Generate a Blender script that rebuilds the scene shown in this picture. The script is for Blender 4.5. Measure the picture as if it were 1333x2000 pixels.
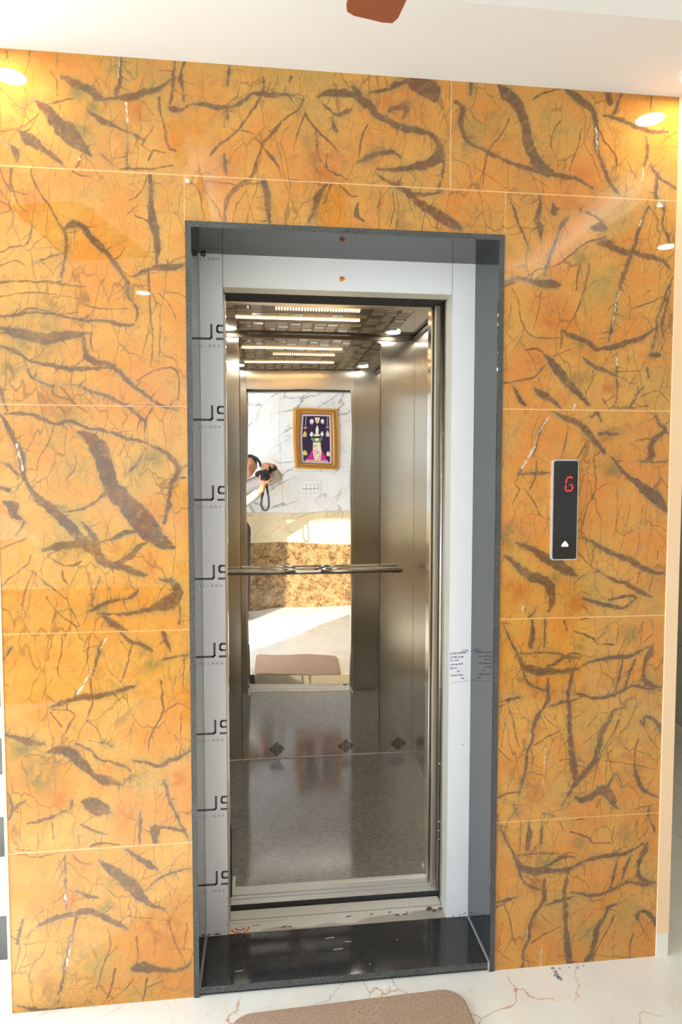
import bpy, bmesh, math, random
import numpy as np
from mathutils import Vector, Matrix

random.seed(7)
for o in list(bpy.data.objects): bpy.data.objects.remove(o)
scene = bpy.context.scene
COL = scene.collection

# ------------------------------------------------------------------ camera
CAM = np.array([0.1236, -1.7899, 1.4592]); PITCH, YAW, ROLL, FPX = -.0543, .1152, .0009, 1274.3163
def cam_basis():
    cy, sy = math.cos(YAW), math.sin(YAW); cp, sp = math.cos(PITCH), math.sin(PITCH)
    f = np.array([sy*cp, cy*cp, sp]); rt = np.array([cy, -sy, 0.0]); up = np.cross(rt, f)
    cr, sr = math.cos(ROLL), math.sin(ROLL)
    return f, rt*cr+up*sr, up*cr-rt*sr
CF, CR, CU = cam_basis()
cd = bpy.data.cameras.new('camera'); cam = bpy.data.objects.new('camera', cd); COL.objects.link(cam)
cd.sensor_fit = 'HORIZONTAL'; cd.sensor_width = 36.0; cd.lens = FPX/1333*36.0; cd.clip_start = 0.002
cam.matrix_world = Matrix(((CR[0], CU[0], -CF[0], CAM[0]), (CR[1], CU[1], -CF[1], CAM[1]), (CR[2], CU[2], -CF[2], CAM[2]), (0, 0, 0, 1)))
scene.camera = cam

# ------------------------------------------------------------------ light and exposure
scene.view_settings.view_transform = 'Standard'; scene.view_settings.look = 'None'
scene.view_settings.gamma = 1.0; scene.view_settings.use_curve_mapping = False
scene.view_settings.exposure = 0.86
world = bpy.data.worlds.new('sky'); scene.world = world; world.use_nodes = True
wn = world.node_tree; wn.nodes['Background'].inputs[0].default_value = (0.70, 0.89, 1.16, 1)
wn.nodes['Background'].inputs[1].default_value = 5.8
sd = bpy.data.lights.new('sun', 'SUN'); sun = bpy.data.objects.new('sun', sd); COL.objects.link(sun)
sd.energy = 6.0; sd.angle = math.radians(0.6); sd.color = (1.0, 0.92, 0.78)
_el = math.radians(25.5)
sdir = Vector((.60*math.cos(_el), -.80*math.cos(_el), -math.sin(_el)))
sun.rotation_euler = sdir.to_track_quat('-Z', 'Y').to_euler(); sun.location = (-3, 3, 3)
DOWNLIGHT_E = 62.0
STRIP_E = 4.0
CARLIGHT_E = 35.0
cyc = scene.cycles
cyc.max_bounces = 14; cyc.diffuse_bounces = 5; cyc.glossy_bounces = 10; cyc.sample_clamp_indirect = 6.0
cyc.blur_glossy = 0.6

# ------------------------------------------------------------------ helpers
class MB:
    def __init__(s): s.v = []; s.f = []; s.m = []; s.sm = []
    def add(s, vs, fs, mi=0, smooth=False):
        n = len(s.v); s.v += [tuple(map(float, p)) for p in vs]
        for f in fs: s.f.append([i+n for i in f]); s.m.append(mi); s.sm.append(smooth)
        return s
    def box(s, x0, x1, y0, y1, z0, z1, mi=0):
        vs = [(x, y, z) for x in (x0, x1) for y in (y0, y1) for z in (z0, z1)]
        return s.add(vs, [(0, 1, 3, 2), (4, 6, 7, 5), (0, 4, 5, 1), (2, 3, 7, 6), (0, 2, 6, 4), (1, 5, 7, 3)], mi)
    def tube(s, pts, r, n=16, mi=0, caps=True, closed=False):
        pts = [Vector(p) for p in pts]; N = len(pts); R = r if isinstance(r, (list, tuple)) else [r]*N
        rings = []; ref = None
        for i, p in enumerate(pts):
            if closed: t = pts[(i+1) % N]-pts[i-1]
            else: t = pts[min(i+1, N-1)]-pts[max(i-1, 0)]
            t.normalize()
            if ref is None:
                ref = Vector((0, 0, 1)) if abs(t.z) < .9 else Vector((1, 0, 0))
            a = t.cross(ref).normalized(); b = a.cross(t).normalized(); ref = b
            rings.append([p+(a*math.cos(2*math.pi*k/n)+b*math.sin(2*math.pi*k/n))*R[i] for k in range(n)])
        vs = [q for r_ in rings for q in r_]; fs = []
        for i in range(N if closed else N-1):
            j = (i+1) % N
            for k in range(n): fs.append((i*n+k, i*n+(k+1) % n, j*n+(k+1) % n, j*n+k))
        s.add(vs, fs, mi, True)
        if caps and not closed:
            s.add(rings[0], [tuple(range(n))], mi); s.add(rings[-1], [tuple(range(n))], mi)
        return s
    def prism(s, pts, h0, h1, axis='y', mi=0, smooth=False):
        # outline in the two other axes, extruded between h0 and h1
        def P(a, b, h): return {'x': (h, a, b), 'y': (a, h, b), 'z': (a, b, h)}[axis]
        n = len(pts); vs = [P(a, b, h0) for a, b in pts]+[P(a, b, h1) for a, b in pts]
        s.add(vs, [tuple(range(n)), tuple(range(n, 2*n))], mi)
        s.add(vs, [(i, (i+1) % n, n+(i+1) % n, n+i) for i in range(n)], mi, smooth)
        return s
    def sphere(s, c, r, mi=0, nu=16, nv=10):
        R = r if isinstance(r, (list, tuple)) else (r, r, r); vs = []; fs = []
        for j in range(nv+1):
            th = math.pi*j/nv
            for i in range(nu):
                ph = 2*math.pi*i/nu
                vs.append((c[0]+R[0]*math.sin(th)*math.cos(ph), c[1]+R[1]*math.sin(th)*math.sin(ph), c[2]+R[2]*math.cos(th)))
        for j in range(nv):
            for i in range(nu): fs.append((j*nu+i, j*nu+(i+1) % nu, (j+1)*nu+(i+1) % nu, (j+1)*nu+i))
        return s.add(vs, fs, mi, True)
    def capsule(s, p0, r0, p1, r1, n=14, mi=0):
        p0, p1 = Vector(p0), Vector(p1)
        s.sphere(p0, r0, mi, n, 8); s.sphere(p1, r1, mi, n, 8)
        return s.tube([p0, p1], [r0, r1], n, mi)
    def build(s, name, mats, parent=None, bevel=0, fix=True):
        me = bpy.data.meshes.new(name); me.from_pydata(s.v, [], s.f)
        if not isinstance(mats, (list, tuple)): mats = [mats]
        for m in mats: me.materials.append(m)
        for p, mi, sm in zip(me.polygons, s.m, s.sm): p.material_index = mi; p.use_smooth = sm
        if fix:
            bm = bmesh.new(); bm.from_mesh(me); bmesh.ops.remove_doubles(bm, verts=bm.verts, dist=1e-6)
            bmesh.ops.recalc_face_normals(bm, faces=bm.faces); bm.to_mesh(me); bm.free()
        o = bpy.data.objects.new(name, me); COL.objects.link(o)
        if parent is not None: attach(o, parent)
        if bevel:
            b = o.modifiers.new('bevel', 'BEVEL'); b.width = bevel; b.segments = 2; b.limit_method = 'ANGLE'
        return o
WLOC = {}
def attach(o, parent):
    o.parent = parent; o.matrix_parent_inverse = Matrix.Translation(-Vector(WLOC.get(parent.name, (0, 0, 0))))
    WLOC[o.name] = WLOC.get(parent.name, (0, 0, 0)) if False else (0, 0, 0)
def thing(name, label, cat, loc=(0, 0, 0), group=None):
    o = bpy.data.objects.new(name, None); COL.objects.link(o); o.location = loc; o.empty_display_size = .1
    WLOC[o.name] = tuple(loc); tag(o, label, cat, group); return o
def tag(o, label, cat, group=None):
    o['label'] = label; o['category'] = cat
    if group: o['group'] = group
    return o
def struct(o): o['kind'] = 'structure'; return o

def rrect(x0, x1, z0, z1, r, n=6):
    pts = []
    for cx, cz, a0 in ((x1-r, z1-r, 0), (x0+r, z1-r, 90), (x0+r, z0+r, 180), (x1-r, z0+r, 270)):
        for k in range(n+1):
            a = math.radians(a0+90*k/n); pts.append((cx+r*math.cos(a), cz+r*math.sin(a)))
    return pts

def text_bits(mb, s, x, z, size, y, rot=0.0, mi=0, spacing=1.0, offset=0.0, thick=.0003):
    cu = bpy.data.curves.new('t', 'FONT'); cu.body = s; cu.size = size; cu.space_character = spacing; cu.offset = offset
    cu.resolution_u = 3
    ob = bpy.data.objects.new('t', cu); COL.objects.link(ob)
    dg = bpy.context.evaluated_depsgraph_get(); me = bpy.data.meshes.new_from_object(ob.evaluated_get(dg))
    c, sn = math.cos(rot), math.sin(rot)
    vs = [(x+v.co.x*c-v.co.y*sn, y, z+v.co.x*sn+v.co.y*c) for v in me.vertices]
    mb.add(vs, [tuple(p.vertices) for p in me.polygons], mi)
    bpy.data.objects.remove(ob); bpy.data.curves.remove(cu); bpy.data.meshes.remove(me)
def stroke(mb, pts, w, y, mi=0, t=.0004):
    # flat ink stroke in the XZ plane at depth y
    for (a, b), (c, d) in zip(pts[:-1], pts[1:]):
        L = math.hypot(c-a, d-b) or 1e-6; nx, nz = -(d-b)/L*w/2, (c-a)/L*w/2; ex, ez = (c-a)/L*w*.4, (d-b)/L*w*.4
        mb.prism([(a-ex+nx, b-ez+nz), (c+ex+nx, d+ez+nz), (c+ex-nx, d+ez-nz), (a-ex-nx, b-ez-nz)], y, y+t, 'y', mi)

# ------------------------------------------------------------------ material helpers
def newmat(name):
    m = bpy.data.materials.new(name); m.use_nodes = True; nt = m.node_tree
    return m, nt, nt.nodes['Principled BSDF']
def simple(name, col, rough=.5, metal=0., spec=.5, emit=None, es=0., aniso=0., coat=0., bump=None):
    m, nt, b = newmat(name)
    b.inputs['Base Color'].default_value = (*col, 1); b.inputs['Roughness'].default_value = rough
    b.inputs['Metallic'].default_value = metal; b.inputs['Specular IOR Level'].default_value = spec
    b.inputs['Coat Weight'].default_value = coat; b.inputs['Coat Roughness'].default_value = .03
    if aniso:
        b.inputs['Anisotropic'].default_value = aniso
    if emit: b.inputs['Emission Color'].default_value = (*emit, 1); b.inputs['Emission Strength'].default_value = es
    if bump:
        sc, st, dist = bump
        n = nt.nodes.new('ShaderNodeTexNoise'); n.inputs['Scale'].default_value = sc; n.inputs['Detail'].default_value = 3
        tc = nt.nodes.new('ShaderNodeTexCoord'); nt.links.new(tc.outputs['Object'], n.inputs['Vector'])
        bp = nt.nodes.new('ShaderNodeBump'); bp.inputs['Strength'].default_value = st; bp.inputs['Distance'].default_value = dist
        nt.links.new(n.outputs[0], bp.inputs['Height']); nt.links.new(bp.outputs[0], b.inputs['Normal'])
    return m
class NT:
    def __init__(s, nt): s.nt = nt; s.tc = nt.nodes.new('ShaderNodeTexCoord').outputs['Object']
    def N(s, t, **k):
        n = s.nt.nodes.new(t)
        for a, b in k.items(): setattr(n, a, b)
        return n
    def L(s, a, b): s.nt.links.new(a, b)
    def put(s, sock, v):
        if hasattr(v, 'is_linked') or hasattr(v, 'links'): s.L(v, sock)
        else: sock.default_value = v if not (isinstance(v, tuple) and len(v) == 3 and sock.type == 'RGBA') else (*v, 1)
    def math(s, op, a, b=0., c=None, clamp=False):
        n = s.N('ShaderNodeMath', operation=op); n.use_clamp = clamp; s.put(n.inputs[0], a); s.put(n.inputs[1], b)
        if c is not None: s.put(n.inputs[2], c)
        return n.outputs[0]
    def vmath(s, op, a, b):
        n = s.N('ShaderNodeVectorMath', operation=op); s.put(n.inputs[0], a); s.put(n.inputs[1], b); return n.outputs[0]
    def noise(s, vec, scale, detail=4, rough=.55, out=0, dist=0.):
        n = s.N('ShaderNodeTexNoise'); s.L(vec, n.inputs['Vector']); n.inputs['Scale'].default_value = scale
        n.inputs['Detail'].default_value = detail; n.inputs['Roughness'].default_value = rough; n.inputs['Distortion'].default_value = dist
        return n.outputs[out]
    def vor(s, vec, scale, feature='DISTANCE_TO_EDGE', out=0):
        n = s.N('ShaderNodeTexVoronoi', feature=feature); s.L(vec, n.inputs['Vector']); n.inputs['Scale'].default_value = scale
        return n.outputs[out]
    def rng(s, v, a, b, c=0., d=1., smooth=True):
        n = s.N('ShaderNodeMapRange'); n.interpolation_type = 'SMOOTHSTEP' if smooth else 'LINEAR'
        s.put(n.inputs[0], v)
        for i, q in zip((1, 2, 3, 4), (a, b, c, d)): n.inputs[i].default_value = q
        return n.outputs[0]
    def mix(s, f, a, b, mode='MIX'):
        n = s.N('ShaderNodeMix', data_type='RGBA', blend_type=mode); s.put(n.inputs[0], f); s.put(n.inputs[6], a); s.put(n.inputs[7], b)
        return n.outputs[2]
    def scalev(s, x, y, z): return s.vmath('MULTIPLY', s.tc, (x, y, z))
    def warp(s, vec, nscale, amt, detail=3):
        c = s.noise(vec, nscale, detail, out=1); c = s.vmath('SUBTRACT', c, (.5, .5, .5)); c = s.vmath('MULTIPLY', c, (amt, amt, amt))
        return s.vmath('ADD', vec, c)
    def bump(s, b, h, strength, dist):
        bp = s.N('ShaderNodeBump'); bp.inputs['Strength'].default_value = strength; bp.inputs['Distance'].default_value = dist
        s.L(h, bp.inputs['Height']); s.L(bp.outputs[0], b.inputs['Normal'])

# orange marble: veins come from mesh attributes that trace the real slabs
def orange_marble():
    m, nt, b = newmat('orange_marble'); g = NT(nt)
    def attr(n, o='Fac'):
        a = g.N('ShaderNodeAttribute'); a.attribute_name = n; return a.outputs[o]
    vd, vf, vw, vj, vh = attr('vd'), attr('vf'), attr('vw'), attr('vj'), attr('vh'); tone = attr('tone', 'Color')
    sep = g.N('ShaderNodeSeparateColor'); g.L(tone, sep.inputs[0]); tR, tG, tY = sep.outputs
    p = g.tc
    n1 = g.noise(p, 5, 6, .6); n2 = g.noise(p, 28, 6, .65); n3 = g.noise(g.scalev(1, 1, .35), 60, 5, .6); nb = g.noise(g.warp(p, 8, .12, 4), 17, 7, .7)
    base = g.mix(g.rng(n1, .38, .62), (.65, .245, .036), (.64, .33, .07))
    base = g.mix(g.rng(n2, .45, .75, 0, .5), base, (.47, .30, .085))
    base = g.mix(g.rng(g.noise(p, 3.3, 4, .6), .50, .68, 0, .55), base, (.47, .29, .085))
    base = g.mix(g.rng(g.noise(p, 11, 5, .6), .55, .75, 0, .45), base, (.55, .17, .04))
    base = g.mix(g.math('MULTIPLY', tY, g.rng(nb, .40, .60, .15, 1.0)), base, (.42, .28, .075))
    base = g.mix(g.math('MULTIPLY', tR, g.rng(nb, .40, .60, .95, .1)), base, (.50, .15, .025))
    base = g.mix(g.math('MULTIPLY', tG, g.rng(nb, .42, .56, .15, 1.0)), base, (.22, .17, .05))
    base = g.mix(g.rng(n3, .5, .8, 0, .45), base, (.38, .20, .06))
    base = g.mix(g.rng(g.noise(g.scalev(1, 1, .6), 150, 5, .7), .48, .75, 0, .55), base, (.30, .16, .05))
    base = g.mix(g.rng(g.noise(p, 75, 5, .75), .55, .75, 0, .28), base, (.62, .38, .12))
    blk = g.rng(g.noise(g.warp(p, 3, .5, 4), 5.5, 8, .72), .56, .66, 0, .55)
    base = g.mix(blk, base, (.27, .15, .05))
    base = g.mix(1.0, base, (.97, .95, .88), 'MULTIPLY')
    base = g.mix(g.rng(g.noise(g.warp(p, 5, .2, 4), 30, 7, .78), .50, .66, 0, .45), base, (.34, .17, .045))
    # hairline cracks, mostly upright
    w1 = g.warp(g.scalev(1, 1, .42), 7, .09, 4)
    c1 = g.vor(w1, 13); mk = g.rng(g.noise(p, 4, 2), .36, .56)
    k1 = g.math('MULTIPLY', g.rng(c1, .005, .022, 1, 0), mk)
    base = g.mix(g.math('MULTIPLY', k1, .66), base, (.22, .11, .03))
    w2 = g.warp(p, 9, .08, 5); c2 = g.vor(w2, 22); mk2 = g.rng(g.noise(p, 6.5, 3), .5, .66)
    base = g.mix(g.math('MULTIPLY', g.math('MULTIPLY', g.rng(c2, .004, .03, 1, 0), mk2), .65), base, (.27, .14, .04))
    # big veins
    nz = g.math('MULTIPLY', g.math('SUBTRACT', g.noise(p, 38, 8, .75), .5), .026)
    nzs = g.math('MULTIPLY', g.math('SUBTRACT', g.noise(p, 110, 4, .6), .5), .003)
    d = g.math('ADD', vd, nz)
    halo = g.rng(d, -.002, .016, 1, 0)
    base = g.mix(g.math('MULTIPLY', halo, g.rng(n2, .35, .65, .1, .7)), base, (.30, .21, .08))
    vcol = g.mix(g.rng(g.noise(p, 14, 4), .42, .60), (.115, .075, .038), (.18, .07, .028))
    vcol = g.mix(g.rng(g.noise(p, 60, 6, .75), .52, .74, 0, .75), vcol, (.34, .24, .12))
    edge = g.rng(d, -.006, .0005, 0, 1)
    vcol = g.mix(g.math('MULTIPLY', edge, .55), vcol, (.20, .115, .05))
    d2 = g.math('MINIMUM', d, g.math('ADD', vd, g.math('ADD', nzs, .0012)))
    opac = g.math('MULTIPLY', g.rng(g.noise(p, 9, 5, .65), .30, .55, .65, .97), g.rng(g.noise(p, 48, 7, .8), .50, .68, 1.0, .25))
    base = g.mix(g.math('MULTIPLY', g.rng(d2, -.0012, .0022, 1, 0), opac), base, vcol)
    base = g.mix(g.math('MULTIPLY', g.rng(g.math('ADD', vf, nzs), -.0006, .0017, 1, 0), g.rng(n2, .3, .6, .45, .9)), base, (.15, .078, .034))
    base = g.mix(g.math('MULTIPLY', g.rng(vh, -.0004, .0015, 1, 0), g.rng(n2, .3, .6, .25, .8)), base, (.19, .10, .04))
    base = g.mix(g.math('MULTIPLY', g.rng(g.math('ADD', vw, g.math('MULTIPLY', nz, .7)), -.0016, .0004, 1, 0), g.rng(g.noise(p, 60, 4), .38, .55, .2, .9)), base, (.66, .58, .46))
    base = g.mix(g.math('MULTIPLY', g.rng(vj, -.0002, .0012, 1, 0), .8), base, (.80, .50, .24))
    g.L(base, b.inputs['Base Color'])
    b.inputs['Roughness'].default_value = .012; b.inputs['Specular IOR Level'].default_value = .62
    return m

def white_marble(name, base, vein, scale=1.6, amount=.75, rough=.06, warm=None, thin=.05):
    m, nt, b = newmat(name); g = NT(nt); p = g.tc
    col = g.mix(g.rng(g.noise(p, 3*scale, 4), .35, .7), base, tuple(c*.93 for c in base))
    if warm: col = g.mix(g.rng(g.noise(p, 4*scale, 4), .56, .72, 0, .6), col, warm)
    rot = g.N('ShaderNodeVectorRotate', rotation_type='AXIS_ANGLE'); g.L(p, rot.inputs['Vector']); rot.inputs['Axis'].default_value = (.2, 1, .3)
    rot.inputs['Angle'].default_value = .6
    q = g.vmath('MULTIPLY', rot.outputs[0], (1.0, 1.0, 2.0)); q = g.warp(q, 2.2*scale, .45/scale, 5)
    v = g.vor(q, 1.7*scale); msk = g.rng(g.noise(p, 2.3*scale, 3), .42, .6)
    col = g.mix(g.math('MULTIPLY', g.math('MULTIPLY', g.rng(v, .0, thin, 1, 0), msk), amount), col, vein)
    q2 = g.warp(rot.outputs[0], 5*scale, .2/scale, 5); v2 = g.vor(q2, 4.5*scale); m2 = g.rng(g.noise(p, 3.1*scale, 3), .5, .62)
    col = g.mix(g.math('MULTIPLY', g.math('MULTIPLY', g.rng(v2, .0, thin*.5, 1, 0), m2), amount*.6), col, vein)
    g.L(col, b.inputs['Base Color']); b.inputs['Roughness'].default_value = rough
    return m

def brown_marble():
    m, nt, b = newmat('brown_marble'); g = NT(nt); p = g.tc
    n = g.noise(p, 14, 8, .75); col = g.mix(g.rng(n, .35, .68), (.13, .065, .025), (.42, .26, .11))
    q = g.warp(p, 8, .25, 6); v = g.vor(q, 17)
    col = g.mix(g.math('MULTIPLY', g.rng(v, 0, .035, 1, 0), .7), col, (.72, .55, .30))
    g.L(col, b.inputs['Base Color']); b.inputs['Roughness'].default_value = .07
    return m

def granite(name, lo, hi, rough, spec=.5, scale=500, bump=0):
    m, nt, b = newmat(name); g = NT(nt); p = g.tc
    n = g.noise(p, scale, 3, .7); n2 = g.noise(p, 14, 3)
    col = g.mix(g.rng(n, .42, .62), lo, hi); col = g.mix(g.rng(n2, .4, .7, 0, .35), col, hi)
    g.L(col, b.inputs['Base Color']); b.inputs['Roughness'].default_value = rough; b.inputs['Specular IOR Level'].default_value = spec
    if bump: g.bump(b, g.noise(p, scale*.5, 3), bump, .001)
    return m

def steel(name, col, rough, aniso=0, wave=0., wscale=3., streak=0.):
    m, nt, b = newmat(name); g = NT(nt); p = g.tc
    b.inputs['Metallic'].default_value = 1; b.inputs['Roughness'].default_value = rough
    c = g.mix(g.rng(g.noise(g.scalev(120, 120, .8), 1.0, 3), .3, .7, 0, 1), tuple(x*.95 for x in col), col) if streak else None
    if c is not None: g.L(c, b.inputs['Base Color'])
    else: b.inputs['Base Color'].default_value = (*col, 1)
    if aniso:
        b.inputs['Anisotropic'].default_value = aniso
        t = g.N('ShaderNodeTangent', direction_type='RADIAL', axis='Z'); g.L(t.outputs[0], b.inputs['Tangent'])
    if wave:
        h = g.noise(p, wscale, 1, .4)
        if streak:
            h = g.math('ADD', h, g.math('MULTIPLY', g.noise(g.scalev(900, 900, 2.0), 1.0, 1), streak))
        g.bump(b, h, 1.0, wave)
    return m

M = {}
M['orange'] = orange_marble()
M['wall_white'] = white_marble('white_marble', (.84, .83, .81), (.28, .28, .29), 1.3, .8, .05, (.80, .66, .52))
M['wall_beige'] = white_marble('beige_marble', (.80, .66, .42), (.38, .26, .15), 2.2, .6, .05, (.85, .55, .25))
M['wall_side'] = white_marble('grey_marble', (.60, .58, .52), (.05, .045, .04), 1.0, .9, .08, None, .012)
M['floor'] = white_marble('cream_floor_marble', (.84, .80, .71), (.52, .26, .09), 1.7, .8, .06, (.82, .72, .55), .012)
M['brown'] = brown_marble()
M['paint'] = simple('cream_paint', (.84, .79, .70), .75)
M['trim'] = simple('cream_trim_paint', (.86, .62, .38), .6)
M['ceiling'] = simple('white_ceiling_paint', (.78, .76, .71), .85)
M['granite'] = granite('polished_black_granite', (.020, .021, .022), (.040, .041, .042), .05, .6)
M['granite_edge'] = granite('sawn_granite_edge', (.03, .032, .030), (.11, .115, .11), .45, .5, 260)
M['carfloor'] = None
M['mirror'] = steel('mirror_steel', (.90, .885, .85), .008, 0, .0027, 2.2)
M['hairline'] = steel('hairline_steel', (.74, .70, .62), .24, .8, .003, 3.0, .02)
M['hairline2'] = steel('satin_steel', (.70, .66, .58), .15, .7, .003, 3.0, .01)
M['steel_dark'] = steel('dark_satin_steel', (.50, .47, .41), .22, .6)
M['strip_steel'] = simple('pale_brass_tinted_steel', (.66, .60, .48), .32, .7)
M['chrome'] = simple('chrome', (.80, .77, .71), .07, 1)
M['ceil_steel'] = simple('car_ceiling_steel', (.50, .49, .46), .06, 1)
M['alu'] = simple('aluminium', (.74, .74, .73), .32, .35)
M['film'] = simple('white_protective_film', (.83, .87, .93), .32, 0, .4, bump=(30, .12, .002))
M['enamel'] = simple('white_enamel', (.83, .86, .87), .30, 0, .4, bump=(25, .1, .002))
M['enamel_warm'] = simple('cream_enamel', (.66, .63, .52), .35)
M['film_sill'] = simple('dusty_film', (.74, .70, .62), .5, bump=(60, .4, .003))
M['bare_steel'] = simple('bare_sill_steel', (.50, .46, .40), .4, .3, bump=(90, .3, .001))
M['print'] = simple('grey_print', (.10, .11, .12), .4)
M['print_orange'] = simple('orange_print', (.75, .16, .05), .5)
M['ink'] = simple('blue_ink', (.08, .07, .30), .5)
M['rust'] = simple('orange_powder_mark', (.80, .30, .03), .8)
M['rust_red'] = simple('red_powder_mark', (.45, .05, .02), .8)
M['black'] = simple('black_rubber', (.012, .012, .013), .5)
M['dark'] = simple('dark_gap_shade', (.03, .03, .03), .8)  # near-black colour standing for the shade inside gaps
M['shaft'] = simple('bare_concrete', (.20, .19, .18), .9)
M['glass_black'] = simple('black_glass', (.020, .020, .022), .04, 0, .5)
M['bezel'] = simple('brushed_bezel', (.82, .82, .82), .25, .6)
M['red'] = simple('red_led', (.5, .01, .01), .5, emit=(1, .03, .015), es=1.1)
M['white_led'] = simple('white_led', (.9, .9, .9), .5, emit=(1, 1, 1), es=1.2)
M['putty'] = simple('grey_putty', (.36, .36, .33), .8)
M['warm_led'] = simple('warm_led_strip', (1, .8, .6), .5, emit=(1, .60, .28), es=STRIP_E)
M['car_lens'] = simple('lit_lamp_lens', (1, 1, 1), .5, emit=(1, .97, .9), es=CARLIGHT_E)
M['lens'] = simple('lit_downlight_lens', (1, 1, 1), .5, emit=(1, .86, .62), es=DOWNLIGHT_E)
M['bronze'] = simple('etched_bronze', (.13, .10, .07), .35, .8)
M['bar'] = simple('pale_etched_bar', (.62, .55, .44), .3, .6)
M['fan'] = simple('brown_fan_enamel', (.26, .075, .03), .25, 0, .5)
M['gold'] = simple('gilded_wood', (.42, .20, .05), .3, .35, bump=(80, .5, .004))
M['gold2'] = simple('bright_gilding', (.78, .45, .12), .3, .5)
M['plastic'] = simple('white_plastic', (.86, .86, .84), .35)
M['lcol'] = simple('line_grey', (.35, .33, .30), .7)
M['skin'] = simple('skin', (.55, .25, .14), .55)
M['hair'] = simple('black_hair', (.012, .010, .009), .6)
M['shirt'] = simple('beige_shirt_cloth', (.42, .36, .30), .9, bump=(220, .4, .002))
M['trouser'] = simple('dark_trouser_cloth', (.05, .05, .06), .9)
M['shoe'] = simple('brown_leather', (.08, .045, .025), .5)
M['cam_black'] = simple('black_camera_plastic', (.015, .015, .016), .4)
M['lens_glass'] = simple('coated_lens_glass', (.006, .008, .02), .02, 0, .8)
M['strapm'] = simple('black_webbing', (.018, .018, .018), .8)

def car_floor_mat():
    m, nt, b = newmat('rippled_grey_granite'); g = NT(nt); p = g.tc
    q = g.warp(p, 10, .05, 3)
    n = g.noise(g.vmath('MULTIPLY', q, (1, 1.7, 1)), 45, 6, .7); n2 = g.noise(p, 5, 4)
    col = g.mix(g.rng(n, .3, .7), (.17, .16, .15), (.32, .30, .28)); col = g.mix(g.rng(n2, .55, .75, 0, .3), col, (.36, .30, .24))
    g.L(col, b.inputs['Base Color']); b.inputs['Roughness'].default_value = .06; b.inputs['Specular IOR Level'].default_value = 1.0
    g.bump(b, g.noise(g.vmath('MULTIPLY', q, (1, 2.0, 1)), 38, 4, .6), .14, .0016)
    return m
M['carfloor'] = car_floor_mat()
def mat_pile():
    m, nt, b = newmat('brown_mat_pile'); g = NT(nt); p = g.tc
    n = g.noise(p, 220, 6, .7); n2 = g.noise(p, 9, 3)
    col = g.mix(g.rng(n, .3, .7), (.38, .24, .15), (.66, .47, .33)); col = g.mix(g.rng(n2, .4, .7, 0, .4), col, (.48, .31, .21))
    g.L(col, b.inputs['Base Color']); b.inputs['Roughness'].default_value = 1; b.inputs['Specular IOR Level'].default_value = .1
    g.bump(b, g.noise(p, 260, 4, .7), .9, .006)
    return m
M['pile'] = mat_pile()

# ------------------------------------------------------------------ dimensions
OX0, OX1 = 0.0, 0.70            # clear opening
GX0, GX1, GT, GZ = -.0831, .7881, .0153, 2.1298   # granite surround
D1 = .2023                      # depth of the reveal
SZ = .0284                      # top of the granite sill
WL, WR, WH = -.568, 1.297, 2.535
YB = 1.4287; CXL, CXR = -.165, .865; CZ0, CZ1 = .0468, 2.150
YO = -2.55                      # opposite wall

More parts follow.
